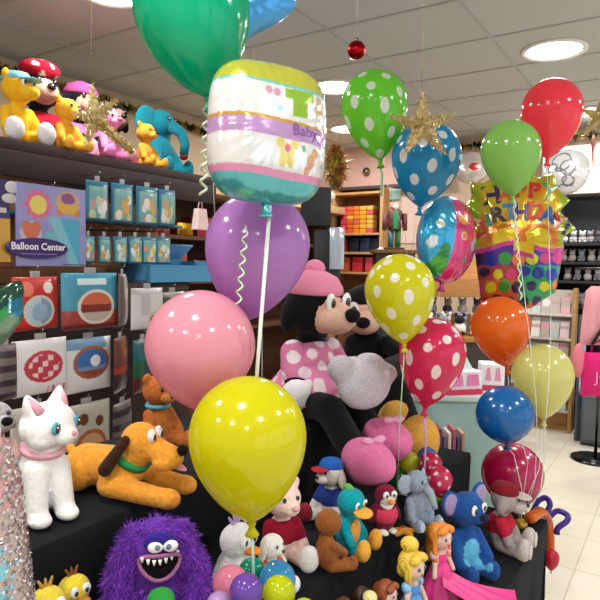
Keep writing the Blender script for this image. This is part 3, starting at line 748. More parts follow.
def dots_sdf(m, t, r, low, pts, col, dotc):
    me = m.mesh('skin')
    bm = bmesh.new(); bm.from_mesh(me)
    at = me.attributes.new('dot', 'FLOAT', 'POINT'); vals = []
    for v in me.vertices:
        z = (v.co.z - low); q = V((v.co.x, v.co.y, z if z > 0 else z * r / low * 1.0)) / r
        q.normalize()
        vals.append(max(q.dot(p) for p in pts))
    at.data.foreach_set('value', vals); bm.free()
    o = bpy.data.objects.new('skin', me); COL.objects.link(o); o.parent = t
    key = ('dots', col)
    if key not in MATS:
        base = mat('latex', col); mm = base.copy(); mm.name = 'latex_dotted_' + col[1:]
        N = mm.node_tree.nodes; L = mm.node_tree.links
        a = N.new('ShaderNodeAttribute'); a.attribute_name = 'dot'
        g = N.new('ShaderNodeMapRange'); g.inputs['From Min'].default_value = .9875; g.inputs['From Max'].default_value = .9905; L.new(a.outputs['Fac'], g.inputs['Value'])
        mx = N.new('ShaderNodeMix'); mx.data_type = 'RGBA'; L.new(g.outputs[0], mx.inputs['Factor']); mx.inputs['A'].default_value = lin(col) + (1,); mx.inputs['B'].default_value = lin(dotc) + (1,)
        L.new(mx.outputs['Result'], N['Principled BSDF'].inputs['Base Color'])
        tr = [n for n in N if n.type == 'BSDF_TRANSLUCENT'][0]; L.new(mx.outputs['Result'], tr.inputs[0])
        MATS[key] = mm
    me.materials.append(MATS[key]); return o
white_rib = mat('satin', '#dfe3dd'); green_rib = mat('satin', '#a9cfa6'); stick = mat('plastic', '#dcdfdb'); gstick = mat('plastic', '#b9d4c4')
def drop(u, v, d, z, u2=None):                          # straight down to a level z
    p = P(u, v, d); return [p, V((p.x, p.y, p.z * .5 + z * .5)), V((p.x, p.y, z))]
def curl(p0, p1, turns, rad, n=None):                   # a curled ribbon
    p0 = V(p0); p1 = V(p1); n = n or turns * 12; ax = (p1 - p0).normalized(); a = ax.orthogonal().normalized(); b = ax.cross(a)
    return [p0.lerp(p1, i / n) + (a * math.cos(2 * PI * turns * i / n) + b * math.sin(2 * PI * turns * i / n)) * rad * min(1, i / 8) for i in range(n + 1)]

# --- large latex balloons of the near cluster
t, b = latex('latex_balloon', 'big teal green balloon high at the top, with curled ribbon under its knot', 181, -52, 208, 97, 116, 1.45, '#06b98a',
    strings=[('curled_ribbon', [b_ for b_ in curl(P(208, 97, 1.45), P(203, 195, 1.5), 7, .008)], .0035, mat('satin', '#c9d8c0')),
             ('string', [P(208, 97, 1.45), P(215, 220, 1.70), P(238, 330, 1.95), on(240, 452, T1 + .004)], .0009, white_rib)])
latex('latex_balloon', 'big yellow balloon in front of the plush toys, the lowest of the big ones', 246, 376, 251, 525, 117, 1.35, '#dcd512', toward=.1,
    strings=[('stick', [P(251, 525, 1.35), P(253, 560, 1.36), P(254, 600, 1.37)], .0035, gstick)])
latex('latex_balloon', 'pale pink balloon between the peg rack and the big yellow balloon', 203, 290, 198, 413, 109, 1.52, '#eda5b6', toward=.15,
    strings=[('string', [P(198, 413, 1.52), P(208, 445, 1.7), on(214, 468, T1 + .004)], .0012, white_rib)])
latex('latex_balloon', 'lilac purple balloon under the baby block foil balloon', 268, 193, 243, 322, 104, 1.63, '#be86cc', toward=.1,
    strings=[('ribbon', [P(243, 322, 1.63), P(246, 380, 1.68), on(247, 470, T1 + .004)], .0016, green_rib)])
# --- polka dot balloons
FW = P(425, 300, 2.98); FW.z = .045
o = MB().lathe([(.024, 0), (.027, .005), (.024, .025), (.010, .034), (.001, .036)], 20).build('balloon_weight', mat('foil', '#8f4aa0')); o.location = (FW.x, FW.y, .001)
tag(o, 'small purple balloon weight on the floor behind the display, under the polka dot balloons', 'balloon weight')
latex('polka_dot_balloon', 'green polka dot balloon near the ceiling', 371, 71, 380, 160, 66, 2.6, '#78d63a', dots=34, seed=3,
    strings=[('ribbon_tail', [P(380, 160, 2.6), P(382, 176, 2.6), P(381, 196, 2.6)], .006, green_rib),
             ('string', [P(380, 160, 2.6), P(405, 235, 2.7), P(414, 330, 2.9), FW - V((.012, .004, 0))], .0009, white_rib)])
latex('polka_dot_balloon', 'blue polka dot balloon behind the gold tinsel star', 431, 122, 420, 207, 69, 2.5, '#2092c2', dots=34, seed=9,
    strings=[('string', [P(420, 207, 2.5), P(415, 225, 2.58), P(411, 265, 2.75), P(421, 335, 2.92), FW], .0009, white_rib)])
latex('polka_dot_balloon', 'yellow polka dot balloon in front of the black plush bear', 397, 254, 404, 344, 70, 1.95, '#d6d21b', dots=34, seed=5,
    strings=[('ribbon', [P(404, 344, 2.15), P(400, 420, 2.0), on(396, 512, T2 + .004)], .0018, green_rib)])
latex('polka_dot_balloon', 'crimson pink polka dot balloon below the yellow polka dot one', 437, 318, 425, 408, 66, 2.05, '#d8305f', dots=34, seed=11,
    strings=[('ribbon', [P(425, 408, 2.3), P(426, 440, 2.05), on(422, 514, T2 + .004)], .003, mat('satin', '#b98fc4'))])
# --- the column of balloons at the end of the display
end_w = on(521, 527, T3)
WR = lambda k, r=.012: end_w + V((r * math.cos(k), r * math.sin(k), .045))
def tie(k, *pts, rad=.0013, mm=white_rib): return ('ribbon', [P(*q) for q in pts] + [WR(k)], rad, mm)
latex('latex_balloon', 'light green balloon in front of the happy birthday foil balloon', 508, 121, 514, 196, 58, 2.25, '#98cc68', toward=.1,
    strings=[('curled_ribbon', curl(P(514, 198, 2.25), P(521, 300, 2.27), 9, .004), .0025, mat('satin', '#cfe3c8')), tie(0, (514, 196, 2.25), (525, 300, 2.28), (531, 350, 2.3), (536, 400, 2.33), (537, 432, 2.36), (535, 480, 2.41))])
latex('latex_balloon', 'coral red balloon, the highest of the column at the display end', 553, 80, 549, 158, 59, 2.55, '#f44c5a', toward=.1, strings=[tie(1, (549, 158, 2.55), (551, 310, 2.45), (549, 380, 2.3), (545, 430, 2.35), (541, 490, 2.44))])
latex('latex_balloon', 'orange balloon just below the happy birthday foil balloon', 494, 297, 509, 368, 57, 2.7, '#f07a26', toward=.15, strings=[tie(2, (509, 368, 2.7), (512, 425, 2.66), (521, 440, 2.54), (528, 462, 2.46))])
latex('pearl_balloon', 'pale yellow balloon in front of the card rack', 541, 344, 545, 420, 59, 2.5, '#e0da86', kind='pearl', toward=.1, strings=[tie(3, (545, 420, 2.5), (539, 470, 2.46))])
latex('pearl_balloon', 'shiny blue balloon in front of the teal counter', 500, 386, 510, 446, 57, 2.4, '#0f6fb6', kind='pearl', toward=.3, strings=[tie(4, (510, 446, 2.41), (514, 455, 2.42), (522, 490, 2.4))])
latex('pearl_balloon', 'shiny magenta red balloon at the end of the display, lowest of the column', 509, 443, 516, 512, 60, 2.72, '#c71a5e', kind='pearl', toward=.15, strings=[tie(5, (516, 511, 2.72), (522, 513, 2.62), (520, 511, 2.56))])
# weight and twisted balloons at the display end
o = MB().lathe([(.024, 0), (.027, .005), (.024, .025), (.010, .034), (.001, .036)], 20).build('balloon_weight', mat('foil', '#c9a43a')); o.location = end_w + V((0, 0, .0015))
tag(o, 'small gold balloon weight holding the column of balloons at the display end', 'balloon weight')
def spiral(us, d, rad): return [P(u, v, d + dd) for u, v, dd in us]
pts = []
ctrl = [(528, 512, 0), (533, 502, .03), (541, 499, .02), (545, 506, -.03), (540, 517, -.05), (543, 519, 0), (552, 512, .04), (562, 516, .02), (562, 522, -.03), (553, 529, -.05), (552, 535, -.05)]
def smooth(c, n=6):
    c = [V(p) for p in c]; out = []
    for i in range(len(c) - 1):
        p0, p1, p2, p3 = c[max(i - 1, 0)], c[i], c[i + 1], c[min(i + 2, len(c) - 1)]
        for k in range(n):
            x = k / n; out.append(.5 * ((2 * p1) + (p2 - p0) * x + (2 * p0 - 5 * p1 + 4 * p2 - p3) * x * x + (3 * p1 - p0 - 3 * p2 + p3) * x ** 3))
    return out + [c[-1]]
o = MB().tube(smooth([P(u, v, 2.73 + dd * .7) for u, v, dd in [(u + 5, v - 1, dd) for u, v, dd in ctrl]]), .013, 10).build('hanging_twisted_balloon', mat('latex', '#4b2a96')); o.name = 'hanging_spiral_balloon'
tag(o, 'purple spiral modelling balloon hanging off the end of the display', 'balloon')
oc = [(531, 519, 2.45), (537, 515, 2.51), (543, 513, 2.58), (548, 521, 2.68), (550, 537, 2.72), (550, 549, 2.73)]
t = thing('balloon_arch', 'orange twisted balloons bent over the black cloth corner', 'balloon', P(536, 536, 2.66))
for k in range(2):
    MB().tube([p - V(t.location) for p in smooth([P(u - k * 2, v - k * 1.5, dd + .042 * k) for u, v, dd in oc])], .0195, 12).build('twisted_tube', mat('latex', '#e0752a'), t)
latex('hanging_small_balloon', 'small crimson balloon at the cloth corner below the orange twist', 551, 549, 551, 571, 16, 2.62, '#cf2440')
# --- little air-filled balloons: near cluster
near = [('pink', 230, 566, 232, 606, 36, 1.30, '#e58aa4', 'pale pink'), ('teal', 252, 558, 252, 592, 27, 1.40, '#11a07c', 'teal green'), ('blue', 278, 561, 276, 602, 37, 1.36, '#4aa3d6', 'sky blue'),
        ('purple', 246, 574, 246, 614, 33, 1.21, '#7a50ae', 'purple'), ('yellow', 279, 576, 279, 614, 33, 1.25, '#c9d016', 'lime yellow'), ('lilac', 219, 592, 219, 626, 26, 1.22, '#c9a4d8', 'pale lilac'), ('lime', 304, 599, 304, 626, 26, 1.22, '#c4d03c', 'pale lime')]
cw = P(254, 640, 1.32); cw.z = T2 + .002
for nm, u0, v0, u1, v1, wp, d, c, cn in near:
    latex('mini_balloon', 'small %s balloon in the little cluster under the big yellow balloon' % cn, u0, v0, u1, v1, wp, d, c, 'mini balloons under the yellow balloon', strings=[('cup_stick', [P(u1, v1, d), V((cw.x + (u1 - 254) * .0004, cw.y + (u1 - 254) * .0004, T2 + .052))], .0025, stick)])
o = MB().lathe([(.05, 0), (.055, .01), (.05, .04), (.001, .045)], 20).build('balloon_weight', mat('plastic', '#dfe2de')); o.location = (cw.x, cw.y, T2 + .001)
tag(o, 'white balloon weight under the cluster of little balloons', 'balloon weight')
far = [('yellow', 408, 451, 410, 478, 22, 2.22, '#cdd024', 'yellow', 0), ('red', 430, 452, 431, 482, 23, 2.16, '#d02a58', 'crimson dotted', 24), ('rose', 440, 466, 438, 499, 26, 2.1, '#d3315f', 'rose dotted', 24), ('lime', 433, 484, 432, 506, 22, 2.12, '#bcd02c', 'lime', 0), ('blue', 427, 447, 428, 470, 20, 2.22, '#3f7fc0', 'blue', 0), ('green', 397, 468, 397, 492, 24, 2.2, '#1f5a34', 'dark green', 0)]
cw = on(435, 499, T2)
for nm, u0, v0, u1, v1, wp, d, c, cn, nd in far:
    latex('mini_balloon', 'small %s balloon in the cluster above the grey plush elephant' % cn, u0, v0, u1, v1, wp, d, c, 'mini balloons by the grey plush', dots=nd, seed=4, strings=[('cup_stick', [P(u1, v1, d), cw + V(((u1 - 425) * .0006, (u1 - 425) * .0006, .004))], .0025, stick)])

# ------------------------------------------------------------------ foil balloons
def inflate(f2d, thick, n_r, n_a, p=2.0, wrinkle=1.0):
    """outline f2d(angle)->(x,z) about the centre, puffed both ways along y"""
    def side(sg):
        def g(a, b):
            x, z = f2d(2 * PI * a); k = b
            wr = 1 + .0 * a
            th = thick * (1 - k ** p) ** .55
            wrk = .03 * wrinkle * thick * math.sin(2 * PI * a * 26) * k ** 4 * (1 - k) * 8
            return V((x * k, sg * (th + wrk), z * k))
        return g
    m = MB(); m.grid(side(-1), n_a, n_r, closed_u=True); m.grid(side(1), n_a, n_r, closed_u=True)
    return m
def surf_text(s_, size, fn, bold=.0):
    vs, fs = text_mesh(s_, size, bold); return [fn(x, y) for x, y, z in vs], fs
# baby block balloon: a puffed square
d = 1.36
c = P(268, 134, d); rgt = axis_of(1, .015, -.42); upv = axis_of(.03, -1, 0)
t = thing('foil_balloon', 'square baby foil balloon with lime, white, mauve and aqua bands', 'balloon'); frame(t, c, rgt, upv)
A, B, TH = 58 * d / F * 1.06, 70 * d / F, .085
def sq(a):
    ca, sa = math.cos(a), math.sin(a); n = 3.6
    k = (abs(ca) ** n + abs(sa) ** n) ** (-1 / n); return (A * k * ca, B * k * sa)
m = inflate(sq, TH, 80, 260, 2.6, .35)
def p_baby(p_):
    x, z = p_.x / A, p_.z / B; f = p_.y < 0
    zz = z + .035 * math.sin(x * 2.2 + .4)
    if zz > .60: return '#b9b93c'
    if zz > .555: return '#7cc4b6'
    if zz > .10:
        if f:
            if abs(x - .32) < .13 and .14 < z < .5 or abs(x - .32) < .25 and .38 < z < .52: return '#8fb83a'
            if disc(x, z, .68, .3, .12, .7) or disc(x, z, .68, .44, .07, .7): return '#d2b48a'
            if disc(x, z, -.2, .46, .06) or disc(x, z, -.07, .44, .06): return '#d99ab8'
            if disc(x, z, -.02, .22, .04): return '#58b09a'
        return '#e3e2e0'
    if zz > .05: return '#c79a4c'
    if zz > -.16: return '#bd94c4'
    if zz > -.58:
        if f:
            if disc(x, z, .12, -.3, .05): return '#d86a8c'
            if disc(x, z, .12, -.36, .13, .9) or disc(x, z, .0, -.24, .07) or disc(x, z, .24, -.24, .07) or disc(x, z, .06, -.48, .07) or disc(x, z, .19, -.48, .07): return '#e2cf7c'
            if disc(x, z, .4, -.28, .05, .6): return '#7fb86a'
            if disc(x, z, .55, -.44, .1, .8) or disc(x, z, .62, -.32, .07) or disc(x, z, .5, -.56, .06): return '#cf9870'
            if disc(x, z, .76, -.3, .04) or disc(x, z, .8, -.45, .03): return '#7cc4c4'
        return '#e3e2e0'
    if zz > -.68: return '#d98fb8'
    return '#55b0ba'
m.build('foil_skin', mat('foil', None), t, paint=p_baby)
def on_sq(x, z):
    a = math.atan2(z / B, x / A); ex, ez = sq(a); k = math.hypot(x, z) / max(math.hypot(ex, ez), 1e-6)
    return V((x, -TH * max(0, (1 - k ** 2.6)) ** .55 - .0015, z))
vs, fs = surf_text('Baby', .034, lambda x, y: on_sq(x + A * .42, y - B * .045)); MB().add(vs, fs).build('lettering', mat('plastic', '#7a4a94'), t, smooth=False)
m = MB(); m.lathe([(.012, 0), (.008, -.012), (.016, -.03), (.018, -.034)], 16, M=Matrix.Translation((.0, 0, -B + .004))); m.build('valve_tail', mat('foil', '#55b0ba'), t)
inv = t.rotation_quaternion.to_matrix().inverted()
MB().tube([inv @ (q - c) for q in (P(270, 205, d), P(257, 372, d + .1), P(270, 205, d) + (P(257, 372, d + .1) - P(270, 205, d)) * ((P(270, 205, d).z - T2 - .006) / (P(270, 205, d).z - P(257, 372, d + .1).z)))], .0048, 8).build('stick', stick, t)
MB().tube([inv @ (q - c) for q in curl(P(246, 226, d), P(238, 305, d + .03), 6, .006)], .0022, 6).build('curled_ribbon', mat('satin', '#c3e0b0'), t)
# blue foil heart behind the teal balloon
d = 1.62; c = P(249, 2, d)
t = thing('foil_balloon', 'plain blue foil heart balloon at the top, behind the teal green one', 'balloon'); frame(t, c, axis_of(1, .0, 0), axis_of(.25, -1, 0))
def heart(a):
    k = .0078 * d / 1.62; return (16 * math.sin(a) ** 3 * k, (13 * math.cos(a) - 5 * math.cos(2 * a) - 2 * math.cos(3 * a) - math.cos(4 * a)) * k)
inflate(heart, .05, 24, 96).build('foil_skin', mat('foil', '#3f93cf'), t)
m = MB(); m.ell((0, 0, -.135), (.022, .004, .02)); m.build('valve_tail', mat('clear', '#cfe4ee'), t)
inv = t.rotation_quaternion.to_matrix().inverted()
MB().tube([inv @ (q - c) for q in (P(254, 52, d), P(258, 120, d + .2), P(262, 200, d + .3), P(262, 380, d + .32), on(262, 447, T1 + .004))], .001, 6).build('string', white_rib, t)
# round birthday foil, seen from the side
d = 2.7; c = P(447, 240, d)
t = thing('foil_balloon', 'round blue and pink party foil balloon seen from the side, with green dinosaur shapes', 'balloon'); frame(t, c, axis_of(1, 0, -.9), axis_of(.12, -1, 0))
RR = 44 * d / F
m = inflate(lambda a: (RR * math.cos(a) * 1.0, RR * math.sin(a)), .085, 50, 140, 2.2, .5)
def p_party(p_):
    x, z = p_.x / RR, p_.z / RR
    if p_.y > 0: return '#8a93b4'
    x += .3 - .05 * z; x = x / .7 if x < 0 else x / 1.3
    if x < 0:
        if disc(x, z, -.28, -.32, .2) or disc(x, z, -.3, -.62, .3): return '#1f7a34' if z > -.45 else '#3f9a2c'
        if disc(x, z, -.75, -.15, .14) or disc(x, z, -.6, .25, .09, 1.6): return '#d7d8c8'
        return '#2b9cc8'
    if disc(x, z, .25, .1, .1): return '#d9a83c' if ring(x, z, .25, .1, .08, .03) else '#c94a7c'
    if disc(x, z, .2, .45, .1, 1.4) or disc(x, z, .3, .62, .05): return '#d8a040'
    if disc(x, z, .62, -.05, .13, .7) or disc(x, z, .72, .12, .08): return '#aeb6c8'
    if disc(x, z, .4, -.42, .07): return '#8f7f6a'
    if x > .8: return '#4a6fa8'
    return '#cf2f74'
m.build('foil_skin', mat('foil', None), t, paint=p_party)
MB().lathe([(.012, 0), (.008, -.014), (.018, -.04)], 12, M=Matrix.Translation((0, 0, -RR + .004))).build('valve_tail', mat('foil', '#c13a7a'), t)
inv = t.rotation_quaternion.to_matrix().inverted()
MB().tube([inv @ (q - c) for q in (P(440, 287, d), P(434, 340, 2.85), FW + V((.012, .004, 0)))], .001, 6).build('string', white_rib, t)
# happy birthday foil: sun rising from a dotted gift box
d = 2.95; c = P(518, 242, d); k_ = d / F
t = thing('foil_balloon', 'happy birthday foil balloon, yellow sun rising from a dotted purple gift box', 'balloon'); frame(t, c, axis_of(1, .03, .25), axis_of(.02, -1, 0))
out = [(-34, -62), (-42, -6), (-46, 6), (-50, 14), (-46, 27), (-52, 36), (-46, 44), (-47, 62), (-34, 60), (-22, 69), (-8, 64), (6, 72), (18, 64), (32, 68), (35, 54), (48, 40), (38, 30), (54, 12), (41, 4), (43, -6), (36, -50), (24, -58), (14, -66), (0, -68), (-16, -66)]
def poly_r(a):
    ca, sa = math.cos(a), math.sin(a); best = 0
    for i in range(len(out)):
        x0, y0 = out[i]; x1, y1 = out[(i + 1) % len(out)]
        den = ca * (y1 - y0) - sa * (x1 - x0)
        if abs(den) < 1e-9: continue
        r_ = (x0 * (y1 - y0) - y0 * (x1 - x0)) / den; q = (x0 * sa - y0 * ca) / den if False else ((ca * r_ - x0) * (x1 - x0) + (sa * r_ - y0) * (y1 - y0)) / ((x1 - x0) ** 2 + (y1 - y0) ** 2)
        if r_ > 0 and -1e-6 <= q <= 1 + 1e-6: best = max(best, r_)
    return best
tab = [poly_r(2 * PI * i / 360) for i in range(360)]
def pol(a): i = int(round(a / (2 * PI) * 360)) % 360; return (tab[i] * math.cos(a) * k_, tab[i] * math.sin(a) * k_)
HT = .07
m = inflate(pol, HT, 60, 240, 2.4, .25)
rr = random.Random(5); conf = []
for gy in range(4):
    for gx in range(7): conf.append((-38 + gx * 12.5 + (gy % 2) * 6, -18 - gy * 13.5 + rr.uniform(-2, 2), rr.uniform(4.6, 6.4), rr.choice(['#c9c21e', '#2a8f34', '#d23a78', '#1f2f8c', '#27a9c9', '#c92c2c', '#e07a22', '#25163f', '#25163f'])))
def p_bday(p_):
    x, z = p_.x / k_, p_.z / k_
    if p_.y > 0: return '#b9a42c'
    edge = -6 + 4 * math.sin(x * .09 + 2) - (10 if -6 < x < 14 and abs(x - 4) * 1.5 < 14 else 0)
    if z < edge - 2:
        for cx, cy, r, cc in conf:
            if (x - cx) ** 2 + (z - cy) ** 2 < r * r: return cc
        return '#4a2488' if z > -24 else '#1e8f5a' if x > 0 and z > -60 else '#a03a3c' if z > -38 else '#b55a2c'
    if z < edge + 2.5: return '#c23a86'
    for cx in (-12, 16):
        dd = math.hypot((x - cx) / 1.1, z - 0)
        if z > -1 and 13 < dd < 17: return '#c96a1e'
    if math.hypot(x - 2, z - 2) < 27 and z < 19: return '#d8b81c'
    if z > 52: return '#a9a926' if (int((x + 60) / 11) % 2) else '#c4bb2a'
    if abs(x) > 37: return '#9fb02c'
    return '#c9a824' if z > 28 else '#c98a22'
m.build('foil_skin', mat('foil', None), t, paint=p_bday)
def on_bd(x, z):
    a = math.atan2(z, x) % (2 * PI); rr_ = tab[int(round(a / (2 * PI) * 360)) % 360] * k_; k = math.hypot(x, z) / max(rr_, 1e-6)
    return V((x, -HT * max(0, 1 - k ** 2.4) ** .55 - .003, z))
let = [('H', -27, 45, 17, '#2a2440', 8), ('A', -14, 47, 14, '#b5552a', 4), ('P', 0, 50, 14, '#b03030', 0), ('P', 13, 49, 14, '#b03030', -4), ('Y', 27, 47, 14, '#3a8f4c', -8),
       ('B', -37, 12, 16, '#a8381f', 22), ('I', -29, 20, 11, '#1d7a70', 16), ('R', -21, 25, 14, '#33281c', 10), ('T', -9, 28, 14, '#2a6fa0', 4), ('H', 1, 27, 14, '#3a2a6a', 0), ('D', 14, 28, 15, '#cf4a2a', -6), ('A', 26, 24, 14, '#1f5f9a', -14), ('Y', 36, 18, 13, '#b3262c', -20), ('!', 43, 12, 13, '#241c50', -24)]
for ch, lx, lz, sz, cc, tl in let:
    rot = R_(tl); ca, sa = math.cos(rot), math.sin(rot)
    vs, fs = surf_text(ch, sz * 1.5 * k_, lambda x, y: on_bd(lx * k_ + x * ca - y * sa, lz * k_ + x * sa + y * ca), .005)
    MB().add(vs, fs).build('letter', mat('plastic', cc), t, smooth=False)
inv = t.rotation_quaternion.to_matrix().inverted()
MB().tube([inv @ (q - c) for q in (P(520, 310, d), P(547, 440, 2.62), P(541, 490, 2.5), WR(.5, .02))], .0012, 6).build('ribbon', white_rib, t)
# silver round foil with line drawing
d = 4.6; c = P(566, 172, d); RR = 23 * d / F
t = thing('hanging_foil_balloon', 'round silver foil balloon with grey line drawing, in front of the lit white fascia', 'balloon'); frame(t, c, axis_of(1, 0, .9), axis_of(.1, -1, 0))
def p_sil(p_):
    x, z = p_.x / RR, p_.z / RR
    for cx, cz, r in ((-.1, .35, .4), (.2, .1, .3), (-.2, -.3, .38), (.25, -.45, .22), (-.45, .1, .2)):
        if ring(x, z, cx, cz, r, .035): return '#6f7075'
    return '#d3d1cf'
inflate(lambda a: (RR * math.cos(a), RR * math.sin(a)), .08, 30, 80).build('foil_skin', mat('foil', None), t, paint=p_sil)
inv = t.rotation_quaternion.to_matrix().inverted()
cz = c + V((0, 0, ZC - c.z - .01))
MB().tube([inv @ (q - c) for q in (c + V((0, 0, RR)), cz)], .001, 6).build('hanging_thread', white_rib, t)
d = 5.2; c = P(594, 152, d)
t = thing('hanging_foil_disc', 'small bronze pink hanging disc near the gold star at the edge', 'ornament'); frame(t, c, axis_of(1, 0, -1.6), axis_of(0, -1, 0))
inflate(lambda a: (.14 * math.cos(a), .15 * math.sin(a)), .02, 12, 48).build('disc', mat('foil', '#a8766c'), t)
inv = t.rotation_quaternion.to_matrix().inverted(); MB().tube([inv @ V((0, 0, .14)), inv @ V((0, 0, ZC - c.z - .01))], .001, 6).build('hanging_thread', white_rib, t)

# small white and red foil on the wall between the balloons
d = 5.6; c = P(472, 168, d)
t = thing('hanging_foil_balloon', 'pale round foil balloon with a red mark, between the blue and light green balloons', 'balloon'); frame(t, c, axis_of(1, 0, .3), axis_of(0, -1, 0))
inflate(lambda a: (.16 * math.cos(a), .15 * math.sin(a)), .06, 20, 60).build('foil_skin', mat('foil', None), t, paint=lambda q: '#b8322f' if disc(q.x, q.z, .02, 0, .035, 1.4) else '#cfc2bb')
inv = t.rotation_quaternion.to_matrix().inverted(); MB().tube([inv @ V((0, 0, .14)), inv @ V((0, 0, ZC - c.z - .01))], .001, 6).build('hanging_thread', white_rib, t)

# dark green and silver foil at the near edge
d = 1.32
t = thing('foil_balloon', 'crumpled dark green foil balloon on a stick, above the white plush cat', 'balloon'); frame(t, P(-7, 322, d), axis_of(1, .9, .3), axis_of(.9, -1, 0))
m = inflate(lambda a: (.052 * math.cos(a), .1 * math.sin(a) * (1 + .15 * math.cos(3 * a))), .032, 24, 60)
m.build('foil_skin', mat('foil', None), t, paint=lambda q: '#123f2c' if q.x < .012 and q.z > -.03 else '#1d5f78' if q.z > .05 else '#2f8a4a' if q.x < .03 else '#6f8a72')
inv = t.rotation_quaternion.to_matrix().inverted()
b_ = V((*P(-7, 322, d).xy, T1 + .001)); MB().tube([inv @ V((0, 0, -.02)), inv @ V((0, 0, b_.z - P(-7, 322, d).z))], .003, 6).build('stick', stick, t)

# ------------------------------------------------------------------ tinsel stars, baubles and garland
def star(name, label, u, v, d, px, tilt, dep, dens=1400, arms=5, spread=None, turn=(1, 0, 0)):
    R0 = px * d / F; c = P(u, v, d)
    t = thing(name, label, 'star ornament'); frame(t, c, axis_of(*turn), axis_of(math.sin(R_(tilt)), -math.cos(R_(tilt)), 0))
    m = MB(); vs = [(0, -dep, 0), (0, dep, 0)]
    for i in range(arms * 2):
        a = PI / 2 + PI * i / arms; r = R0 if i % 2 == 0 else R0 * .31
        vs.append((r * math.cos(a), 0, r * math.sin(a)))
    fs = []
    for i in range(arms * 2):
        p0, p1 = 2 + i, 2 + (i + 1) % (arms * 2); fs += [(0, p0, p1), (1, p1, p0)]
    m.add(vs, fs)
    m.build('star_body', mat('glitter', '#e6d094'), t, smooth=False)
    b = MB(); rr = random.Random(u)
    for _ in range(dens):
        f = rr.choice(fs); a_, b_2 = rr.random(), rr.random()
        if a_ + b_2 > 1: a_, b_2 = 1 - a_, 1 - b_2
        p0, p1, p2 = (V(vs[i]) for i in f); p = p0 + (p1 - p0) * a_ + (p2 - p0) * b_2
        dr = V((rr.gauss(0, 1), rr.gauss(0, 1), rr.gauss(0, 1))).normalized(); s_ = dr.orthogonal().normalized() * R0 * .018
        q = p + dr * R0 * rr.uniform(.07, .17)
        b.add([p - s_, p + s_, q], [(0, 1, 2)], rr.choice(['#f0dfa8', '#cfae60', '#fff2cc', '#b3924c']))
    o = b.build('tinsel', mat('glitter', None), t, smooth=False); o['kind'] = 'stuff'
    inv = t.rotation_quaternion.to_matrix().inverted()
    top = inv @ V((0, 0, 1)) * 0 + V((0, 0, R0)); w = c + t.rotation_quaternion.to_matrix() @ top
    MB().tube([top, inv @ (V((w.x, w.y, ZC - .01)) - c)], .0012, 6).build('hanging_thread', mat('metal', '#b9a878'), t)
    return t
st = star('hanging_star', 'gold tinsel star with a thick tail hanging in front of the plush shelf', 96, 117, 2.1, 34, -8, .035, 1800, turn=(1, 0, .5))
inv = st.matrix_basis.inverted(); a_, b_ = inv @ P(96, 120, 2.07), inv @ P(132, 152, 2.05)
b = MB(); rr = random.Random(8)
for _ in range(1400):
    p = a_.lerp(b_, rr.random()); dr = V((rr.gauss(0, 1), rr.gauss(0, 1), rr.gauss(0, 1))).normalized(); s_ = dr.orthogonal().normalized() * .003
    q = p + dr * rr.uniform(.012, .026); b.add([p - s_, p + s_, q + s_ * .6], [(0, 1, 2)], rr.choice(['#f0dfa8', '#cfae60', '#fff2cc', '#b3924c']))
o = b.build('tail_tinsel', mat('glitter', None), st, smooth=False); o['kind'] = 'stuff'
MB().tube([a_, b_], .009).build('tail_core', mat('glitter', '#b9923c'), st)
star('hanging_star', 'gold tinsel star hanging over the blue polka dot balloon', 423, 126, 2.2, 37, -2, .035, 1800)
star('hanging_star', 'gold tinsel star at the far edge beside the coral red balloon', 600, 117, 3.2, 26, 5, .04, 1200)
# red bauble
d = 2.6; c = P(356.5, 50, d)
t = thing('hanging_bauble', 'shiny red bauble hanging from the ceiling', 'bauble', c)
MB().ell((0, 0, 0), 9.2 * d / F, seg=28, rings=18).build('ball', mat('metal', '#a3121c'), t)
MB().lathe([(.008, .036), (.008, .05), (.001, .052)], 12).build('cap', mat('metal', '#9a8a70'), t)
MB().tube([(0, 0, .05), (0, 0, ZC - c.z - .005)], .0009, 6).build('hanging_thread', white_rib, t)
# bauble cluster in clear plastic by the wooden bay
d = 5.4; c = P(382, 254, d)
t = thing('hanging_clear_bauble', 'clear silvery bauble beside the nutcracker', 'bauble', c)
MB().ell((0, 0, 0), .065, seg=24, rings=16).build('ball', mat('foil', '#b9b4b0'), t)
MB().ell((.02, -.05, -.01), .03).build('red_fill', mat('plastic', '#a84a4a'), t)
MB().tube([(0, 0, .06), (0, 0, ZC - c.z - .005)], .0012, 6).build('hanging_thread', white_rib, t)
# many coloured tinsel tree
d = 5.6; c = P(336, 164, d)
t = thing('hanging_tinsel_cluster', 'many coloured tinsel cluster hanging beside the baby foil balloon', 'ornament', c)
b = MB(); rr = random.Random(3)
for _ in range(900):
    z = rr.uniform(-.22, .16); rad = .13 * (1 - abs(z + .02) / .26) + .02
    dr = V((rr.gauss(0, 1), rr.gauss(0, 1), rr.gauss(0, .6))).normalized(); p = V((0, 0, z)) + dr * rad * rr.uniform(.2, .6); s_ = dr.orthogonal().normalized() * .008
    b.add([p - s_, p + s_, p + dr * rad * .7], [(0, 1, 2)], rr.choice(['#6a7a2c', '#c98a2c', '#b8542c', '#4a6a34', '#d8b040', '#a83a4a', '#8a8a3c']))
o = b.build('tinsel', mat('glitter', None), t, smooth=False); o['kind'] = 'stuff'
MB().tube([(0, 0, -.2), (0, 0, .16)], .012).build('core', mat('plastic', '#4a5a2c'), t)
MB().tube([(0, 0, .16), (0, 0, ZC - c.z - .005)], .0012, 6).build('hanging_thread', white_rib, t)
MB().ell((-.02, -.03, -.3), (.035, .03, .05)).build('glass_drop', mat('foil', '#d9cfc4'), t)
MB().tube([(0, 0, -.2), (-.02, -.03, -.27)], .002, 6).build('drop_thread', white_rib, t)
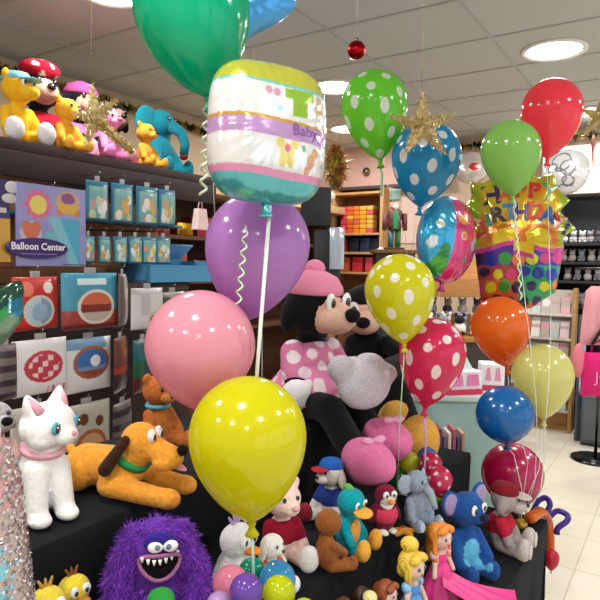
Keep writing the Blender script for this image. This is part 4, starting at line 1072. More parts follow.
def garland(label, pts, rad, n, cols):
    t = thing('hanging_garland', label, 'garland', pts[0]); b = MB(); rr = random.Random(2); P0 = V(pts[0]); pts = [V(p) - P0 for p in pts]
    b2 = MB(); b2.tube(pts, .012, 8); b2.build('cord', mat('plastic', '#2b2418'), t)
    L = [(pts[i], pts[i + 1]) for i in range(len(pts) - 1)]; tot = sum((q - p).length for p, q in L)
    for _ in range(n):
        w = rr.random() * tot; acc = 0
        for p, q in L:
            if acc + (q - p).length >= w: break
            acc += (q - p).length
        p_ = p.lerp(q, (w - acc) / max((q - p).length, 1e-5)); dr = V((rr.gauss(0, 1), rr.gauss(0, 1), rr.gauss(0, 1))).normalized(); s_ = dr.orthogonal().normalized() * .012
        b.add([p_ - s_, p_ + s_, p_ + dr * rad * rr.uniform(.6, 1) + s_ * .5], [(0, 1, 2)], cols[0] if math.sin(w * 34) > .1 else cols[1])
    o = b.build('tinsel', mat('glitter', None), t, smooth=False); o['kind'] = 'stuff'; return t
garland('gold and black tinsel garland along the ceiling over the side wall', [(XL + .09, 1.8, ZC - .09), (XL + .09, 3.2, ZC - .12), (XL + .09, 4.6, ZC - .14), (XL + .09, 6.3, ZC - .09)], .06, 2600, ['#c9a23c', '#3a2e1c'])
x0 = onY(440, 137, 6.35).x
garland('gold and black tinsel garland along the ceiling over the back wall', [(x0 - .3, 6.36, ZC - .10), (x0 + .9, 6.36, ZC - .11), (3.2, 6.36, ZC - .09)], .07, 2400, ['#b9933a', '#16140f'])
# ================================================================== plush toys
def headM(turn, tilt, H, neck=.55, roll=0):
    c = V((0, 0, neck * H))
    return Matrix.Translation(c) @ Matrix.Rotation(R_(turn), 4, 'Z') @ Matrix.Rotation(R_(tilt), 4, 'X') @ Matrix.Rotation(R_(roll), 4, 'Y') @ Matrix.Translation(-c)
EYE = mat('eye', '#0c0c10'); WHITE_EYE = mat('eye', '#eceae6')
PT = 'plush toys on the stepped display'
DOTW = [V((math.sqrt(1 - z * z) * math.cos(i * 2.39996), math.sqrt(1 - z * z) * math.sin(i * 2.39996), z)) for i in range(52) for z in (1 - 2 * (i + .5) / 52,)]
def sit(name, label, cat, loc, phi, H, col, group=None, belly=None, face=None, muzzle=None, msize=1.0, ears='round', earc=None, inner=None, nose='#141216', nsz=1.0,
        eyes='small', turn=0, tilt=0, leglen=1.0, legdir=(.14, -.3), arm='down', hat=None, hatc=None, shirt=None, skirt=None, dots=None, feet=None, mitts=None, scarf=None, sole=None,
        headr=(.215, .2, .2), torso=(.19, .17, .27), kind='plush', footr=(.13, .1, .16), footk=1.0, feet_at=None, tail=None, extra=None, legc=None, vox=None, lay=0):
    """a sitting soft toy facing -y, H tall; one continuous body, with its face, feet and clothes as parts"""
    t = thing(name, label, cat, loc, facing(phi), group)
    if lay: t.rotation_euler = (R_(lay), 0, facing(phi))
    HM = headM(turn, tilt, H)
    def e(m, c, r, **k): m.ell([x * H for x in c], [x * H for x in (r if hasattr(r, '__len__') else (r, r, r))], **k)
    m = MB()
    e(m, (0, 0, .29), torso)
    hc = V((0, -.03, .74))
    lx, ly = legdir
    legs = []
    invT = (Matrix.Translation(loc) @ Matrix.Rotation(facing(phi), 4, 'Z')).inverted()
    for s_ in (-1, 1):
        a = V((s_ * .1, -.03, .1)); b = V((s_ * lx * (1 + .5 * leglen), -.05 + ly * leglen, .09))
        if feet_at:
            b = (invT @ feet_at[0 if s_ < 0 else 1]) / H - V((0, -.02, .06)); k_ = a.lerp(b, .5); k_.z = .14; legs.append(b)
            m.cap(a * H, k_ * H, .1 * H, .095 * H); m.cap(k_ * H, b * H, .095 * H, .085 * H)
        else:
            legs.append(b); m.cap(a * H, b * H, .1 * H, .085 * H)
        if not feet: e(m, b + V((0, -.02, .035)), (.085, .07, .12))
        sh = V((s_ * .15, -.03, .44))
        hd = {'down': V((s_ * .22, -.17, .2)), 'front': V((s_ * .1, -.26, .26)), 'up': V((s_ * .34, -.1, .6)), 'side': V((s_ * .36, -.1, .26))}[arm]
        m.cap(sh * H, hd * H, .075 * H, .07 * H)
        if s_ == -1: hands = []
        hands.append(hd)
    m.M = HM
    e(m, hc, headr)
    if ears == 'round':
        for s_ in (-1, 1): e(m, (s_ * .17, 0, .9), (.075, .04, .075))
    elif ears == 'big':
        for s_ in (-1, 1): e(m, (s_ * .25, .0, .84), (.14, .04, .16), rot=(0, s_ * 25, 0))
    elif ears == 'point':
        for s_ in (-1, 1): m.tube([V((s_ * .12, 0, .87)) * H, V((s_ * .15, 0, .94)) * H, V((s_ * .165, .0, 1.0)) * H], [.075 * H, .045 * H, .008 * H], 12)
    elif ears == 'long':
        for s_ in (-1, 1): m.cap(V((s_ * .08, 0, .9)) * H, V((s_ * .14, .03, 1.15)) * H, .04 * H, .05 * H)
    if ears == 'flop' and not earc:
        for s_ in (-1, 1): e(m, (s_ * .215, .0, .7), (.045, .075, .13), rot=(0, s_ * -14, 0))
    if muzzle is None and face is None: e(m, hc + V((0, -headr[1] * .85, -.05)), (.09 * msize, .085 * msize, .075 * msize))
    m.M = Matrix.Identity(4)
    if tail: m.cap(V((0, .14, .12)) * H, V((.02, .3, .2)) * H, .04 * H, .03 * H)
    def pf(p):
        if belly and p.y < -.02 * H and ((p.x / (.12 * H)) ** 2 + ((p.z - .27 * H) / (.17 * H)) ** 2) < 1: return belly
        if legc and p.z < .2 * H and p.y < -.16 * H: return legc
        return col
    vx = vox or max(H * .022, .0035)
    m.build('body', mat(kind, None), t, remesh=vx, soft=5, paint=pf)
    def hp(nm, mm, fill, paint=None):
        q = MB(); q.M = HM; fill(q); return q.build(nm, mm, t, paint=paint)
    if earc and ears == 'flop':
        for s_ in (-1, 1): hp('ear', mat(kind, earc), lambda q: e(q, (s_ * .22, .0, .69), (.04, .08, .15), rot=(0, s_ * -14, 0)))
    if inner:
        for s_ in (-1, 1):
            if ears == 'round': hp('ear_lining', mat('plush', inner), lambda q: e(q, (s_ * .17, -.03, .9), (.05, .02, .05)))
            if ears == 'big': hp('ear_lining', mat('plush', inner), lambda q: e(q, (s_ * .255, -.022, .84), (.11, .03, .125), rot=(0, s_ * 25, 0)))
            if ears == 'point': hp('ear_lining', mat('plush', inner), lambda q: q.tube([V((s_ * .123, -.05, .87)) * H, V((s_ * .15, -.03, .93)) * H, V((s_ * .162, -.01, .975)) * H], [.045 * H, .028 * H, .005 * H], 10))
    if face:
        hp('face_patch', mat('plush', face), lambda q: e(q, hc + V((0, -headr[1] * .28, -.015)), (headr[0] * .82, headr[1] * .79, headr[2] * .8)))
    if muzzle or face:
        hp('muzzle', mat('plush', muzzle or face), lambda q: e(q, hc + V((0, -headr[1] * .9, -.055)), (.105 * msize, .1 * msize, .08 * msize)))
    my = -headr[1] * .9 - (.1 if (muzzle or face) else .075) * msize
    if nose: hp('nose', mat('plush' if nsz > 1.3 else 'eye', nose), lambda q: e(q, hc + V((0, my, -.02)), (.035 * nsz, .028 * nsz, .028 * nsz)))
    hp('mouth', mat('cloth', '#3a1c20'), lambda q: q.tube([(hc + V((x * msize, my + .02 + x * x * 5, -.085 + x * x * 8))) * H for x in (-.05, -.025, 0, .025, .05)], .006 * H, 6))
    for s_ in (-1, 1):
        ez = .055; ex = .085; ey = -headr[1] * math.sqrt(max(0, 1 - (ex / headr[0]) ** 2 - (ez / headr[2]) ** 2)) - .004 - (.022 if face else 0)
        if eyes == 'small': hp('eye', EYE, lambda q: e(q, hc + V((s_ * ex, ey, ez)), (.026, .016, .03)))
        elif eyes == 'big':
            o = hp('eye', WHITE_EYE, lambda q: e(q, hc + V((s_ * ex, ey, ez)), (.045, .02, .06)))
            q = MB(); q.M = HM; e(q, hc + V((s_ * (ex - .005), ey - .016, ez - .005)), (.024, .012, .034)); q.build('pupil', EYE, o)
        elif eyes.startswith('#'):
            o = hp('eye', mat('eye', eyes), lambda q: e(q, hc + V((s_ * ex, ey, ez)), (.042, .02, .045)))
            q = MB(); q.M = HM; e(q, hc + V((s_ * (ex - .005), ey - .014, ez)), (.022, .012, .03)); q.build('pupil', EYE, o)
    if feet:
        for s_, b in zip((-1, 1), legs):
            o = MB(); e(o, b + V((0, -.02, .06)) * footk, V(footr)); e(o, b + V((0, .02, .01)), (.1, .1, .1)); o = o.build('foot', mat('plush', feet), t, remesh=vx * 1.2, soft=6)
            if sole: q = MB(); e(q, b + V((0, -.105, .06)), (.085, .02, .11)); q.build('sole', mat('plush', sole), o)
    elif sole:
        for s_, b in zip((-1, 1), legs):
            o = MB(); e(o, b + V((0, -.083, .035)), (.06, .015, .085)); o.build('sole', mat('plush', sole), t)
    if mitts:
        for s_, b in zip((-1, 1), hands):
            o = MB(); e(o, b + V((s_ * .01, -.02, -.01)), (.1, .1, .11)); e(o, b + V((-s_ * .08, -.04, .04)), (.04, .04, .06)); o.build('mitten', mat('plush', mitts), t, remesh=vx * 1.2, soft=5)
    def sh_build(nm, c, low):
        q = MB(); e(q, (0, 0, .34), (torso[0] * 1.05, torso[1] * 1.1, .2))
        for s_, hd in zip((-1, 1), hands):
            a = V((s_ * .15, -.03, .44)); q.cap(a * H, a.lerp(hd, .55) * H, .087 * H, .085 * H)
        return q.build(nm, mat('cloth', None if dots else c), t, remesh=vx * (.4 if dots else 1), soft=4, paint=(lambda p: dots if dotted(p, H) else c) if dots else None)
    def dotted(p, H):
        q = (p - V((0, 0, .28 * H))).normalized()
        return max(q.dot(w) for w in DOTW) > .987
    if shirt: sh_build('shirt', shirt, .2)
    if skirt:
        prof = [(.17, .36), (.24, .27), (.3, .2), (.34, .13), (.335, .125), (.29, .19), (.15, .33)]
        q = MB(); n = 64
        def g(a, b):
            k = b * (len(prof) - 1); i = min(int(k), len(prof) - 2); f = k - i
            r = prof[i][0] * (1 - f) + prof[i + 1][0] * f; z = prof[i][1] * (1 - f) + prof[i + 1][1] * f
            r *= 1 + .05 * math.sin(a * 2 * PI * 11) * (.5 - z) * 2
            return V((r * math.cos(a * 2 * PI) * H, (r * math.sin(a * 2 * PI) * .95 - .03) * H, z * H))
        q.grid(g, 160, 60, closed_u=True); q.build('skirt', mat('cloth', None if dots else skirt), t, paint=(lambda p: dots if dotted(p, H) else skirt) if dots else None)
    if scarf: MB().lathe([(.1 * H, -.02 * H), (.15 * H, -.025 * H), (.165 * H, 0), (.15 * H, .03 * H), (.1 * H, .02 * H)], 28, M=Matrix.Translation((0, -.02 * H, .54 * H))).build('scarf', mat('cloth', scarf), t)
    if hat == 'beanie':
        hp('hat', mat('cloth', hatc), lambda q: q.lathe([(.19 * H, 0), (.2 * H, .01 * H), (.195 * H, .05 * H), (.15 * H, .12 * H), (.06 * H, .16 * H), (.001, .165 * H)], 28, M=Matrix.Translation((0, -.02 * H, .83 * H))))
    elif hat == 'cap':
        o = hp('hat', mat('cloth', hatc[0]), lambda q: q.lathe([(.19 * H, 0), (.195 * H, .03 * H), (.15 * H, .11 * H), (.001, .14 * H)], 28, M=Matrix.Translation((0, -.01 * H, .83 * H))))
        q = MB(); q.M = HM; e(q, (0, -.24, .835), (.15, .14, .018)); q.build('hat_brim', mat('cloth', hatc[1]), o)
    if extra: extra(t, H, HM, e, hp)
    return t


# ---------------------------------------------------------------- the two giant black plush bears on the top step
pA = on(308, 414, T1 + .004)
def bear_a(t, H, HM, e, hp):
    hp('hat_pompom', mat('plush', '#e98cab'), lambda q: e(q, (0.02, 0, 1.0), (.07, .07, .06)))
    o = MB(); o.box((.13 * H, -.26 * H, .36 * H), (.2 * H, -.252 * H, .42 * H)); o.build('paper_tag', mat('paper', '#e6e3de'), t)
    iv = (Matrix.Translation(pA) @ Matrix.Rotation(facing(34), 4, 'Z')).inverted()
    for w_ in (P(374, 441, 1.99), P(394, 420, 2.15)):
        w_ = iv @ w_; q = MB(); q.ell(w_ + V((-.022, 0, 0)), (.026, .016, .014), rot=(0, 15, 0)); q.ell(w_ + V((.022, 0, 0)), (.026, .016, .014), rot=(0, -15, 0)); q.ell(w_, (.01, .012, .01)); q.build('shoe_bow', mat('plush', '#e6a3c2'), t)
sit('giant_plush_dog', 'giant black plush dog with a pink hat and pink dotted dress', 'plush dog', pA, 34, .60, '#0f0e11', 'giant plush dogs on the top step',
    face='#e0b39c', muzzle='#e2b8a2', msize=1.35, nsz=1.7, eyes='big', ears='flop', hat='beanie', hatc='#e58aa8', shirt='#d97ea6', skirt='#dc84aa', dots='#f0dbe2', feet='#d9719f', turn=16, tilt=3,
    feet_at=(P(368, 461, 2.0), P(386, 439, 2.16)), footr=(.12, .2, .13), mitts='#e8e4e2', arm='down', extra=bear_a)
pB = on(366, 394, T1 + .004)
def bear_b(t, H, HM, e, hp):
    c = ((Matrix.Translation(pB) @ Matrix.Rotation(facing(22), 4, 'Z')).inverted() @ P(364, 384, 2.13)) / H
    m = MB(); e(m, c, (.185, .1, .165)); e(m, c + V((-.15, .02, .1)), (.09, .08, .09)); e(m, c + V((.155, 0, .06)), (.075, .075, .065)); e(m, c + V((.04, .02, .12)), (.11, .08, .075))
    m.build('mitten', mat('plush', '#c3bdc6'), t, remesh=H * .02, soft=6)
    m = MB(); m.cap(V((.12, -.08, .45)) * H, V((.1, -.5, .36)) * H, .08 * H, .08 * H); m.cap(V((.1, -.5, .36)) * H, (c + V((.06, .05, .03))) * H, .08 * H, .075 * H); m.build('arm', mat('plush', '#0f0e11'), t)
    m = MB(); e(m, (0, -.02, .2), (.2, .19, .14)); m.build('shorts', mat('cloth', '#b3202c'), t)
sit('giant_plush_dog', 'giant black plush dog with pale grey mittens and mustard feet', 'plush dog', pB, 22, .57, '#0f0e11', 'giant plush dogs on the top step',
    face='#dcae98', muzzle='#dfb39e', msize=1.25, nsz=1.6, eyes='big', ears='flop', feet='#d9a145', turn=-34, tilt=14, feet_at=(P(396, 424, 2.5), P(419, 440, 2.36)), leglen=2.4, legdir=(.05, -.36), footr=(.15, .14, .18), extra=bear_b)

# ---------------------------------------------------------------- white cat
p = on(42, 516, T1 + .003)
t = thing('plush_cat', 'white plush cat with blue eyes and pink collar on the top step', 'plush cat', p, facing(48))
H = .3
m = MB()
def E(m, c, r, **k): m.ell([x * H for x in c], [x * H for x in (r if hasattr(r, '__len__') else (r, r, r))], **k)
m.cap(V((0, .08, .2)) * H, V((0, -.03, .5)) * H, .2 * H, .155 * H); E(m, (0, .14, .16), (.19, .17, .16))
for s_ in (-1, 1):
    m.cap(V((s_ * .09, -.1, .42)) * H, V((s_ * .11, -.16, .07)) * H, .095 * H, .082 * H); E(m, (s_ * .11, -.2, .06), (.09, .12, .06)); E(m, (s_ * .16, .06, .07), (.08, .17, .07))
CM = headM(26, 2, H, .6)
m.M = CM; E(m, (0, -.06, .75), (.24, .2, .19)); E(m, (0, -.22, .69), (.12, .09, .08)); E(m, (.13, -.1, .68), (.1, .1, .09)); E(m, (-.13, -.1, .68), (.1, .1, .09))
for s_ in (-1, 1): m.tube([V((s_ * .13, -.03, .88)) * H, V((s_ * .17, -.02, .96)) * H, V((s_ * .2, -.01, 1.04)) * H], [.085 * H, .055 * H, .01 * H], 12)
m.M = Matrix.Identity(4)
pts = smooth([V((0, .28, .08)) * H, V((.12, .36, .12)) * H, V((.2, .36, .3)) * H, V((.16, .34, .42)) * H]); m.tube(pts, .05 * H, 10); m.ell(pts[-1], .05 * H)
m.build('body', mat('fur', '#ece8e4'), t, remesh=.006, soft=5)
def catp(nm, mm, c, r, par=None, **k): q = MB(); q.M = CM; E(q, c, r, **k); return q.build(nm, mm, par or t)
for s_ in (-1, 1):
    q = MB(); q.M = CM; q.tube([V((s_ * .135, -.085, .88)) * H, V((s_ * .168, -.06, .95)) * H, V((s_ * .195, -.03, 1.01)) * H], [.05 * H, .033 * H, .006 * H], 10); q.build('ear_lining', mat('plush', '#e7a9b8'), t)
    o = catp('eye', mat('eye', '#3f9fae'), (s_ * .125, -.235, .775), (.05, .022, .052)); catp('pupil', EYE, (s_ * .128, -.252, .775), (.026, .012, .036), o); catp('eye_glint', WHITE_EYE, (s_ * .128 - .012, -.262, .79), (.009, .006, .009), o)
catp('nose', mat('plush', '#e08fa2'), (0, -.3, .715), (.026, .02, .018))
q = MB(); q.M = CM; q.tube([V((x, -.3 + x * x * 6, .665 + abs(x) * .25)) * H for x in (-.05, -.025, 0, .025, .05)], .005 * H, 6); q.build('mouth', mat('cloth', '#b0707c'), t)
MB().lathe([(.13 * H, -.025 * H), (.168 * H, -.02 * H), (.172 * H, .02 * H), (.135 * H, .03 * H)], 28, M=Matrix.Translation((0, -.03 * H, .565 * H)) @ Matrix.Rotation(R_(14), 4, 'X')).build('collar', mat('satin', '#e3a6b6'), t)

# ---------------------------------------------------------------- grey plush at the very edge, behind the cat
p = on(-6, 484, T1 + .003)
sit('plush_dog', 'grey plush dog with a black nose and pale pink shirt, behind the white cat', 'plush dog', p, 30, .245, '#a3a0a3', PT, ears='flop', muzzle='#aaa7a9', msize=1.2, nsz=1.8, nose='#0f0e10', shirt='#d9b3ac', turn=24, tilt=-8)

# ---------------------------------------------------------------- orange dog lying down
p = on(122, 494, T1 + .003)
t = thing('plush_dog', 'orange plush dog lying on the top step with a tongue out, beside the white cat', 'plush dog', p, facing(66)); t.scale = (.91,) * 3
m = MB()
m.cap((0, .13, .07), (0, -.02, .085), .062, .058); m.ell((.045, .14, .055), (.04, .065, .055)); m.ell((-.045, .14, .055), (.04, .065, .055))
m.cap((.062, -.0, .045), (.075, -.15, .03), .034, .028); m.cap((-.055, -.0, .045), (-.035, -.165, .03), .034, .028); m.ell((.076, -.165, .03), (.032, .04, .028)); m.ell((-.033, -.185, .03), (.032, .04, .028))
m.cap((0, -.03, .1), (0, -.065, .145), .045, .045)
DM = Matrix.Translation((0, -.05, .13)) @ Matrix.Rotation(R_(8), 4, 'Z') @ Matrix.Translation((0, .05, -.13))
m.M = DM; m.ell((0, -.065, .168), (.052, .056, .052)); m.cap((0, -.1, .15), (0, -.165, .128), .036, .034); m.ell((.02, -.15, .115), (.025, .035, .022)); m.ell((-.02, -.15, .115), (.025, .035, .022)); m.M = Matrix.Identity(4)
m.tube(smooth([V((0, .18, .09)), V((.01, .22, .12)), V((.02, .24, .15))]), .014, 10)
m.build('body', mat('fur', '#dd9434'), t, remesh=.0055, soft=4)
def dp(nm, mm, fill): q = MB(); q.M = DM; fill(q); return q.build(nm, mm, t)
dp('ear', mat('plush', '#3a2114'), lambda q: q.cap((.055, -.05, .18), (.075, .02, .09), .014, .02))
dp('ear', mat('plush', '#3a2114'), lambda q: q.cap((-.055, -.05, .18), (-.075, .0, .1), .014, .02))
dp('nose', mat('plush', '#100e0e'), lambda q: q.ell((0, -.198, .152), (.017, .016, .016)))
for s_ in (-1, 1):
    o = dp('eye', WHITE_EYE, lambda q: q.ell((s_ * .02, -.112, .19), (.014, .012, .02))); q = MB(); q.M = DM; q.ell((s_ * .02, -.122, .187), (.006, .005, .01)); q.build('pupil', EYE, o)
dp('tongue', mat('plush', '#dd8f9a'), lambda q: q.ell((.015, -.175, .1), (.016, .03, .008), rot=(20, 0, 0)))
MB().lathe([(.045, -.01), (.056, -.01), (.058, .008), (.046, .01)], 24, M=Matrix.Translation((0, -.04, .118)) @ Matrix.Rotation(R_(35), 4, 'X')).build('collar', mat('cloth', '#2f8a4c'), t)

# brown bear behind the dog
p = on(157, 446, T1 + .003)
sit('plush_bear', 'shaggy rust brown plush bear behind the orange dog, half hidden by the pink balloon', 'plush bear', p, 50, .26, '#b0642c', PT, muzzle='#bb7440', kind='fur', ears='round', scarf='#5fa9c0', tilt=4)

# ---------------------------------------------------------------- shaggy purple monster on the middle step
p = on(157, 624, T2 + .003)
t = thing('plush_monster', 'shaggy purple plush monster with a wide grinning mouth and long arms', 'plush toy', p, facing(14), PT)
H = .235; t.scale = (1.02, .9, 1.13)
m = MB()
m.cap((0, .01, .075), (0, -.005, .165), .06, .062)
for s_ in (-1, 1): m.cap((s_ * .05, 0, .185), (s_ * .088, -.01, .11), .034, .03); m.cap((s_ * .088, -.01, .11), (s_ * .08, -.035, .03), .03, .036); m.cap((s_ * .03, -.01, .05), (s_ * .035, -.03, .02), .026, .022)
o = m.build('body', mat('fur', '#5d2a92'), t, remesh=.006, soft=4)
rr = random.Random(12); f = MB(); me = o.data; polys = list(me.polygons)
for _ in range(6500):
    q = rr.choice(polys); c = V(q.center); n = V(q.normal)
    if c.y < -.035 and .1 < c.z < .21 and abs(c.x) < .042 and n.y < -.3: continue
    dr = (n * .8 + V((rr.gauss(0, .35), rr.gauss(0, .35), -.75 + rr.gauss(0, .3)))).normalized(); l = rr.uniform(.012, .022); s_ = n.cross(dr)
    if s_.length < 1e-4: continue
    s_ = s_.normalized() * .0016
    f.add([V((w_.x, w_.y, max(w_.z, .001))) for w_ in (c - s_ - n * .002, c + s_ - n * .002, c + dr * l * .6 + s_ * .6, c + dr * l)], [(0, 1, 2), (0, 2, 3)], rr.choice(['#7636ac', '#642c98', '#8640b4', '#52248a']))
fo = f.build('fur', mat('fur', None), t, smooth=False); fo['kind'] = 'stuff'
def mp(nm, mm, fill, par=None): q = MB(); fill(q); return q.build(nm, mm, par or t)
mp('brow', mat('plush', '#33237e'), lambda q: q.ell((.005, -.058, .196), (.036, .016, .02)))
for s_ in (-1, 1):
    o = mp('eye', WHITE_EYE, lambda q: q.ell((.012 + s_ * .016, -.07, .19), (.017, .01, .012))); mp('pupil', mat('eye', '#6a7690'), lambda q: q.ell((.012 + s_ * .012, -.079, .192), (.006, .003, .006)), o)
o = mp('mouth', mat('cloth', '#0f0a10'), lambda q: q.grid(lambda a, b: V((.005 + .042 * (2 * a - 1), -.074 + .018 * (2 * a - 1) ** 2 + .004 * b, .150 + .010 * (2 * a - 1) ** 2 + (b - .55) * .046 * (1 - (2 * a - 1) ** 2) ** .5)), 24, 8))
mp('lips', mat('plush', '#9a5f86'), lambda q: q.tube([(.005 + .044 * math.cos(a), -.077 + .018 * math.cos(a) ** 2, .149 + .01 * math.cos(a) ** 2 + .025 * math.sin(a)) for a in [2 * PI * i / 28 for i in range(29)]], .0042, 8), o)
m = MB()
for i in range(7):
    x = -.032 + i * .0125; m.tube([(x, -.08 + 12 * x * x, .168 + 4 * x * x), (x, -.083 + 12 * x * x, .158 + 4 * x * x)], [.005, .002], 6)
m.build('teeth', mat('plastic', '#e6e2d8'), o)

# ---------------------------------------------------------------- chicks and frog at the near foot of the middle step
def bird(name, label, loc, phi, H, col, wing, beak, chest=None, feet=None, shirt=None, tuft=None, eyes='big', roll=0, tailc=None, bill=1.0, group=PT, tilt=0):
    t = thing(name, label, 'plush toy', loc, facing(phi), group); t.rotation_euler.y = R_(roll); t.rotation_euler.x = R_(tilt)
    m = MB(); m.ell((0, 0, .34 * H), (.27 * H, .25 * H, .34 * H)); m.ell((0, -.03 * H, .76 * H), (.235 * H, .22 * H, .22 * H))
    m.build('body', mat('plush', None), t, remesh=max(H * .025, .0035), soft=5, paint=lambda p: chest if chest and p.y < -.04 * H and (p.x / (.17 * H)) ** 2 + ((p.z - (.36 if shirt is None else .66) * H) / ((.24 if shirt is None else .14) * H)) ** 2 < 1 else col)
    for s_ in (-1, 1):
        q = MB(); q.ell((s_ * .27 * H, .0, .38 * H), (.06 * H, .13 * H, .2 * H), rot=(0, s_ * -18, 0)); q.build('wing', mat('plush', wing), t)
        q = MB(); q.ell((s_ * .12 * H, -.2 * H, .05 * H), (.1 * H, .14 * H, .05 * H)); q.build('foot', mat('plush', feet or beak), t)
        if eyes == 'big':
            q = MB(); q.ell((s_ * .09 * H, -.22 * H, .82 * H), (.07 * H, .035 * H, .08 * H)); o = q.build('eye', WHITE_EYE, t); q = MB(); q.ell((s_ * .08 * H, -.25 * H, .81 * H), (.03 * H, .015 * H, .038 * H)); q.build('pupil', EYE, o)
        else: q = MB(); q.ell((s_ * .09 * H, -.235 * H, .81 * H), (.03 * H, .02 * H, .035 * H)); q.build('eye', EYE, t)
    q = MB(); q.ell((0, -.27 * H, .7 * H), (.1 * H * bill, .13 * H * bill, .04 * H)); q.ell((0, -.25 * H, .67 * H), (.08 * H * bill, .09 * H * bill, .03 * H)); q.build('beak', mat('plush', beak), t)
    if shirt: q = MB(); q.ell((0, -.005 * H, .36 * H), (.285 * H, .265 * H, .25 * H)); q.build('shirt', mat('cloth', shirt), t)
    if tuft:
        q = MB()
        for k in (-1, 0, 1): q.cap((k * .03 * H, 0, .95 * H), (k * .09 * H, .03 * H, 1.06 * H), .03 * H, .015 * H)
        q.build('tuft', mat('plush', tuft), t)
    if tailc: q = MB(); q.ell((0, .3 * H, .1 * H), (.17 * H, .2 * H, .045 * H)); q.build('tail', mat('plush', tailc), t)
    return t
bird('plush_chick', 'yellow plush chick with big white eyes, in the near corner below the white cat', on(47, 660, T2 + .003), 45, .165, '#dcc23e', '#5f7a8a', '#b08a2c', tuft='#b58a3a')
bird('plush_chick', 'yellow plush chick with a brown tuft, standing behind the other yellow chick', on(73, 640, T2 + .003), 50, .155, '#d9bf3a', '#39466a', '#b57a2c', tuft='#7a4a22')
sit('plush_frog', 'small plush frog with a green cap and white face in front of the purple monster', 'plush toy', on(160, 656, T2 + .003), 40, .15, '#e4e4df', PT, eyes='big', ears='none', hat='beanie', hatc='#2f8f3c', shirt='#5a7ac0', nose='#2a2a2e', nsz=.8)
sit('plush_mouse', 'small pale blue and yellow plush mouse beside the yellow chicks', 'plush toy', on(106, 668, T2 + .003), 20, .13, '#d9c46a', PT, ears='round', shirt='#7fb3c4', eyes='small')

# ---------------------------------------------------------------- middle step row
bird('plush_duck', 'white plush duck in a lime green dress beside the purple monster', on(235, 598, T2 + .003), 55, .20, '#e6e4e4', '#e6e4e4', '#dd8a2c', tuft='#b9a4cc', shirt='#6fae2e')
sit('plush_dog', 'little white plush dog in orange dungarees, under the big yellow balloon', 'plush dog', on(270, 588, T2 + .003), 40, .155, '#e6e0d8', PT, ears='flop', earc='#d6cfc8', shirt='#d8652a', nose='#2a2022', msize=.9, turn=15, feet='#e9e6e2')
sit('plush_mouse', 'cream faced plush mouse in a crimson shirt sitting behind the brown bear', 'plush toy', on(281, 560, T2 + .003), 22, .245, '#e8c9bd', PT, ears='round', earc=None, shirt='#8e1530', nose='#d99a98', nsz=1.2, msize=1.25, turn=10, feet='#e6e2de', eyes='small', legdir=(.13, -.3))
sit('plush_bear', 'chestnut brown plush bear turned away in front of the crimson shirted mouse', 'plush bear', on(326, 570, T2 + .003), 120, .18, '#8a5027', PT, ears='none', headr=(.21, .2, .2), turn=40, tilt=16, muzzle='#96602f', arm='front')
def teal_x(t, H, HM, e, hp):
    q = MB(); e(q, (0, -.14, .3), (.14, .06, .18)); q.build('belly_patch', mat('plush', '#dd9a44'), t)
    hp('bill', mat('plush', '#e0a23e'), lambda q: e(q, (0, -.27, .7), (.16, .13, .045)))
    hp('crest', mat('plush', '#5fa84a'), lambda q: e(q, (0, .06, .9), (.06, .1, .07)))
sit('plush_platypus', 'teal plush duckling with orange belly and bill slumped beside the brown bear', 'plush toy', on(346, 549, T2 + .003), 60, .205, '#0f8f9a', PT, ears='none', nose=None, msize=.3, feet='#dd9f3e', eyes='big', turn=-14, tilt=14, extra=teal_x).name = 'plush_duckling'
sit('plush_dog', 'white plush dog in a blue and red cap and sailor vest, behind the teal duckling', 'plush dog', on(331, 519, T2 + .003), -42, .215, '#dcd3cb', PT, ears='flop', earc='#c9b8aa', hat='cap', hatc=('#2a62b8', '#c1242c'), shirt='#2b3f8a', nose='#2a1a1a', muzzle='#e2dad2', turn=-8, feet='#8a2430')
bird('plush_parrot', 'small crimson plush bird with a white face and orange beak on the middle step', on(384, 530, T2 + .003), 20, .155, '#7a1c38', '#6a1830', '#dd8a2a', chest='#e9e0d8', shirt='#d2405a', feet='#e2d8c8', bill=.8)
# elephant
p = on(414, 523, T2 + .003)
def ele(t, H, HM, e, hp):
    hp('trunk', mat('plush', '#8e9bac'), lambda q: q.tube([V(c) * H for c in ((0, -.2, .7), (0, -.33, .6), (0, -.38, .48), (0, -.42, .38))], [.08 * H, .065 * H, .055 * H, .05 * H], 12))
    for s_ in (-1, 1): hp('ear', mat('plush', '#9aa7b6'), lambda q: e(q, (s_ * .26, .02, .74), (.15, .04, .17), rot=(0, 0, s_ * 25)))
sit('plush_elephant', 'grey blue plush elephant with big ears sitting on the middle step by the little balloons', 'plush toy', p, 32, .19, '#8793a4', PT, ears='none', nose=None, msize=.4, eyes='small', extra=ele, sole='#a9b4c2', turn=12)
# small orange lizard-like leaf toy
p = on(403, 534, T2 + .002)
t = thing('plush_starfish', 'small orange brown starfish toy lying at the edge of the middle step', 'plush toy', p, facing(0), PT)
m = MB()
for i in range(5): a = 2 * PI * i / 5 + .3; m.cap((0, 0, .012), (.04 * math.cos(a), .03 * math.sin(a), .008), .012, .006)
m.build('body', mat('plush', '#b9772c'), t, remesh=.003, soft=2)
q = MB(); q.ell((0, 0, .024), (.006, .006, .003)); q.build('button', mat('plastic', '#7a4a1c'), t)

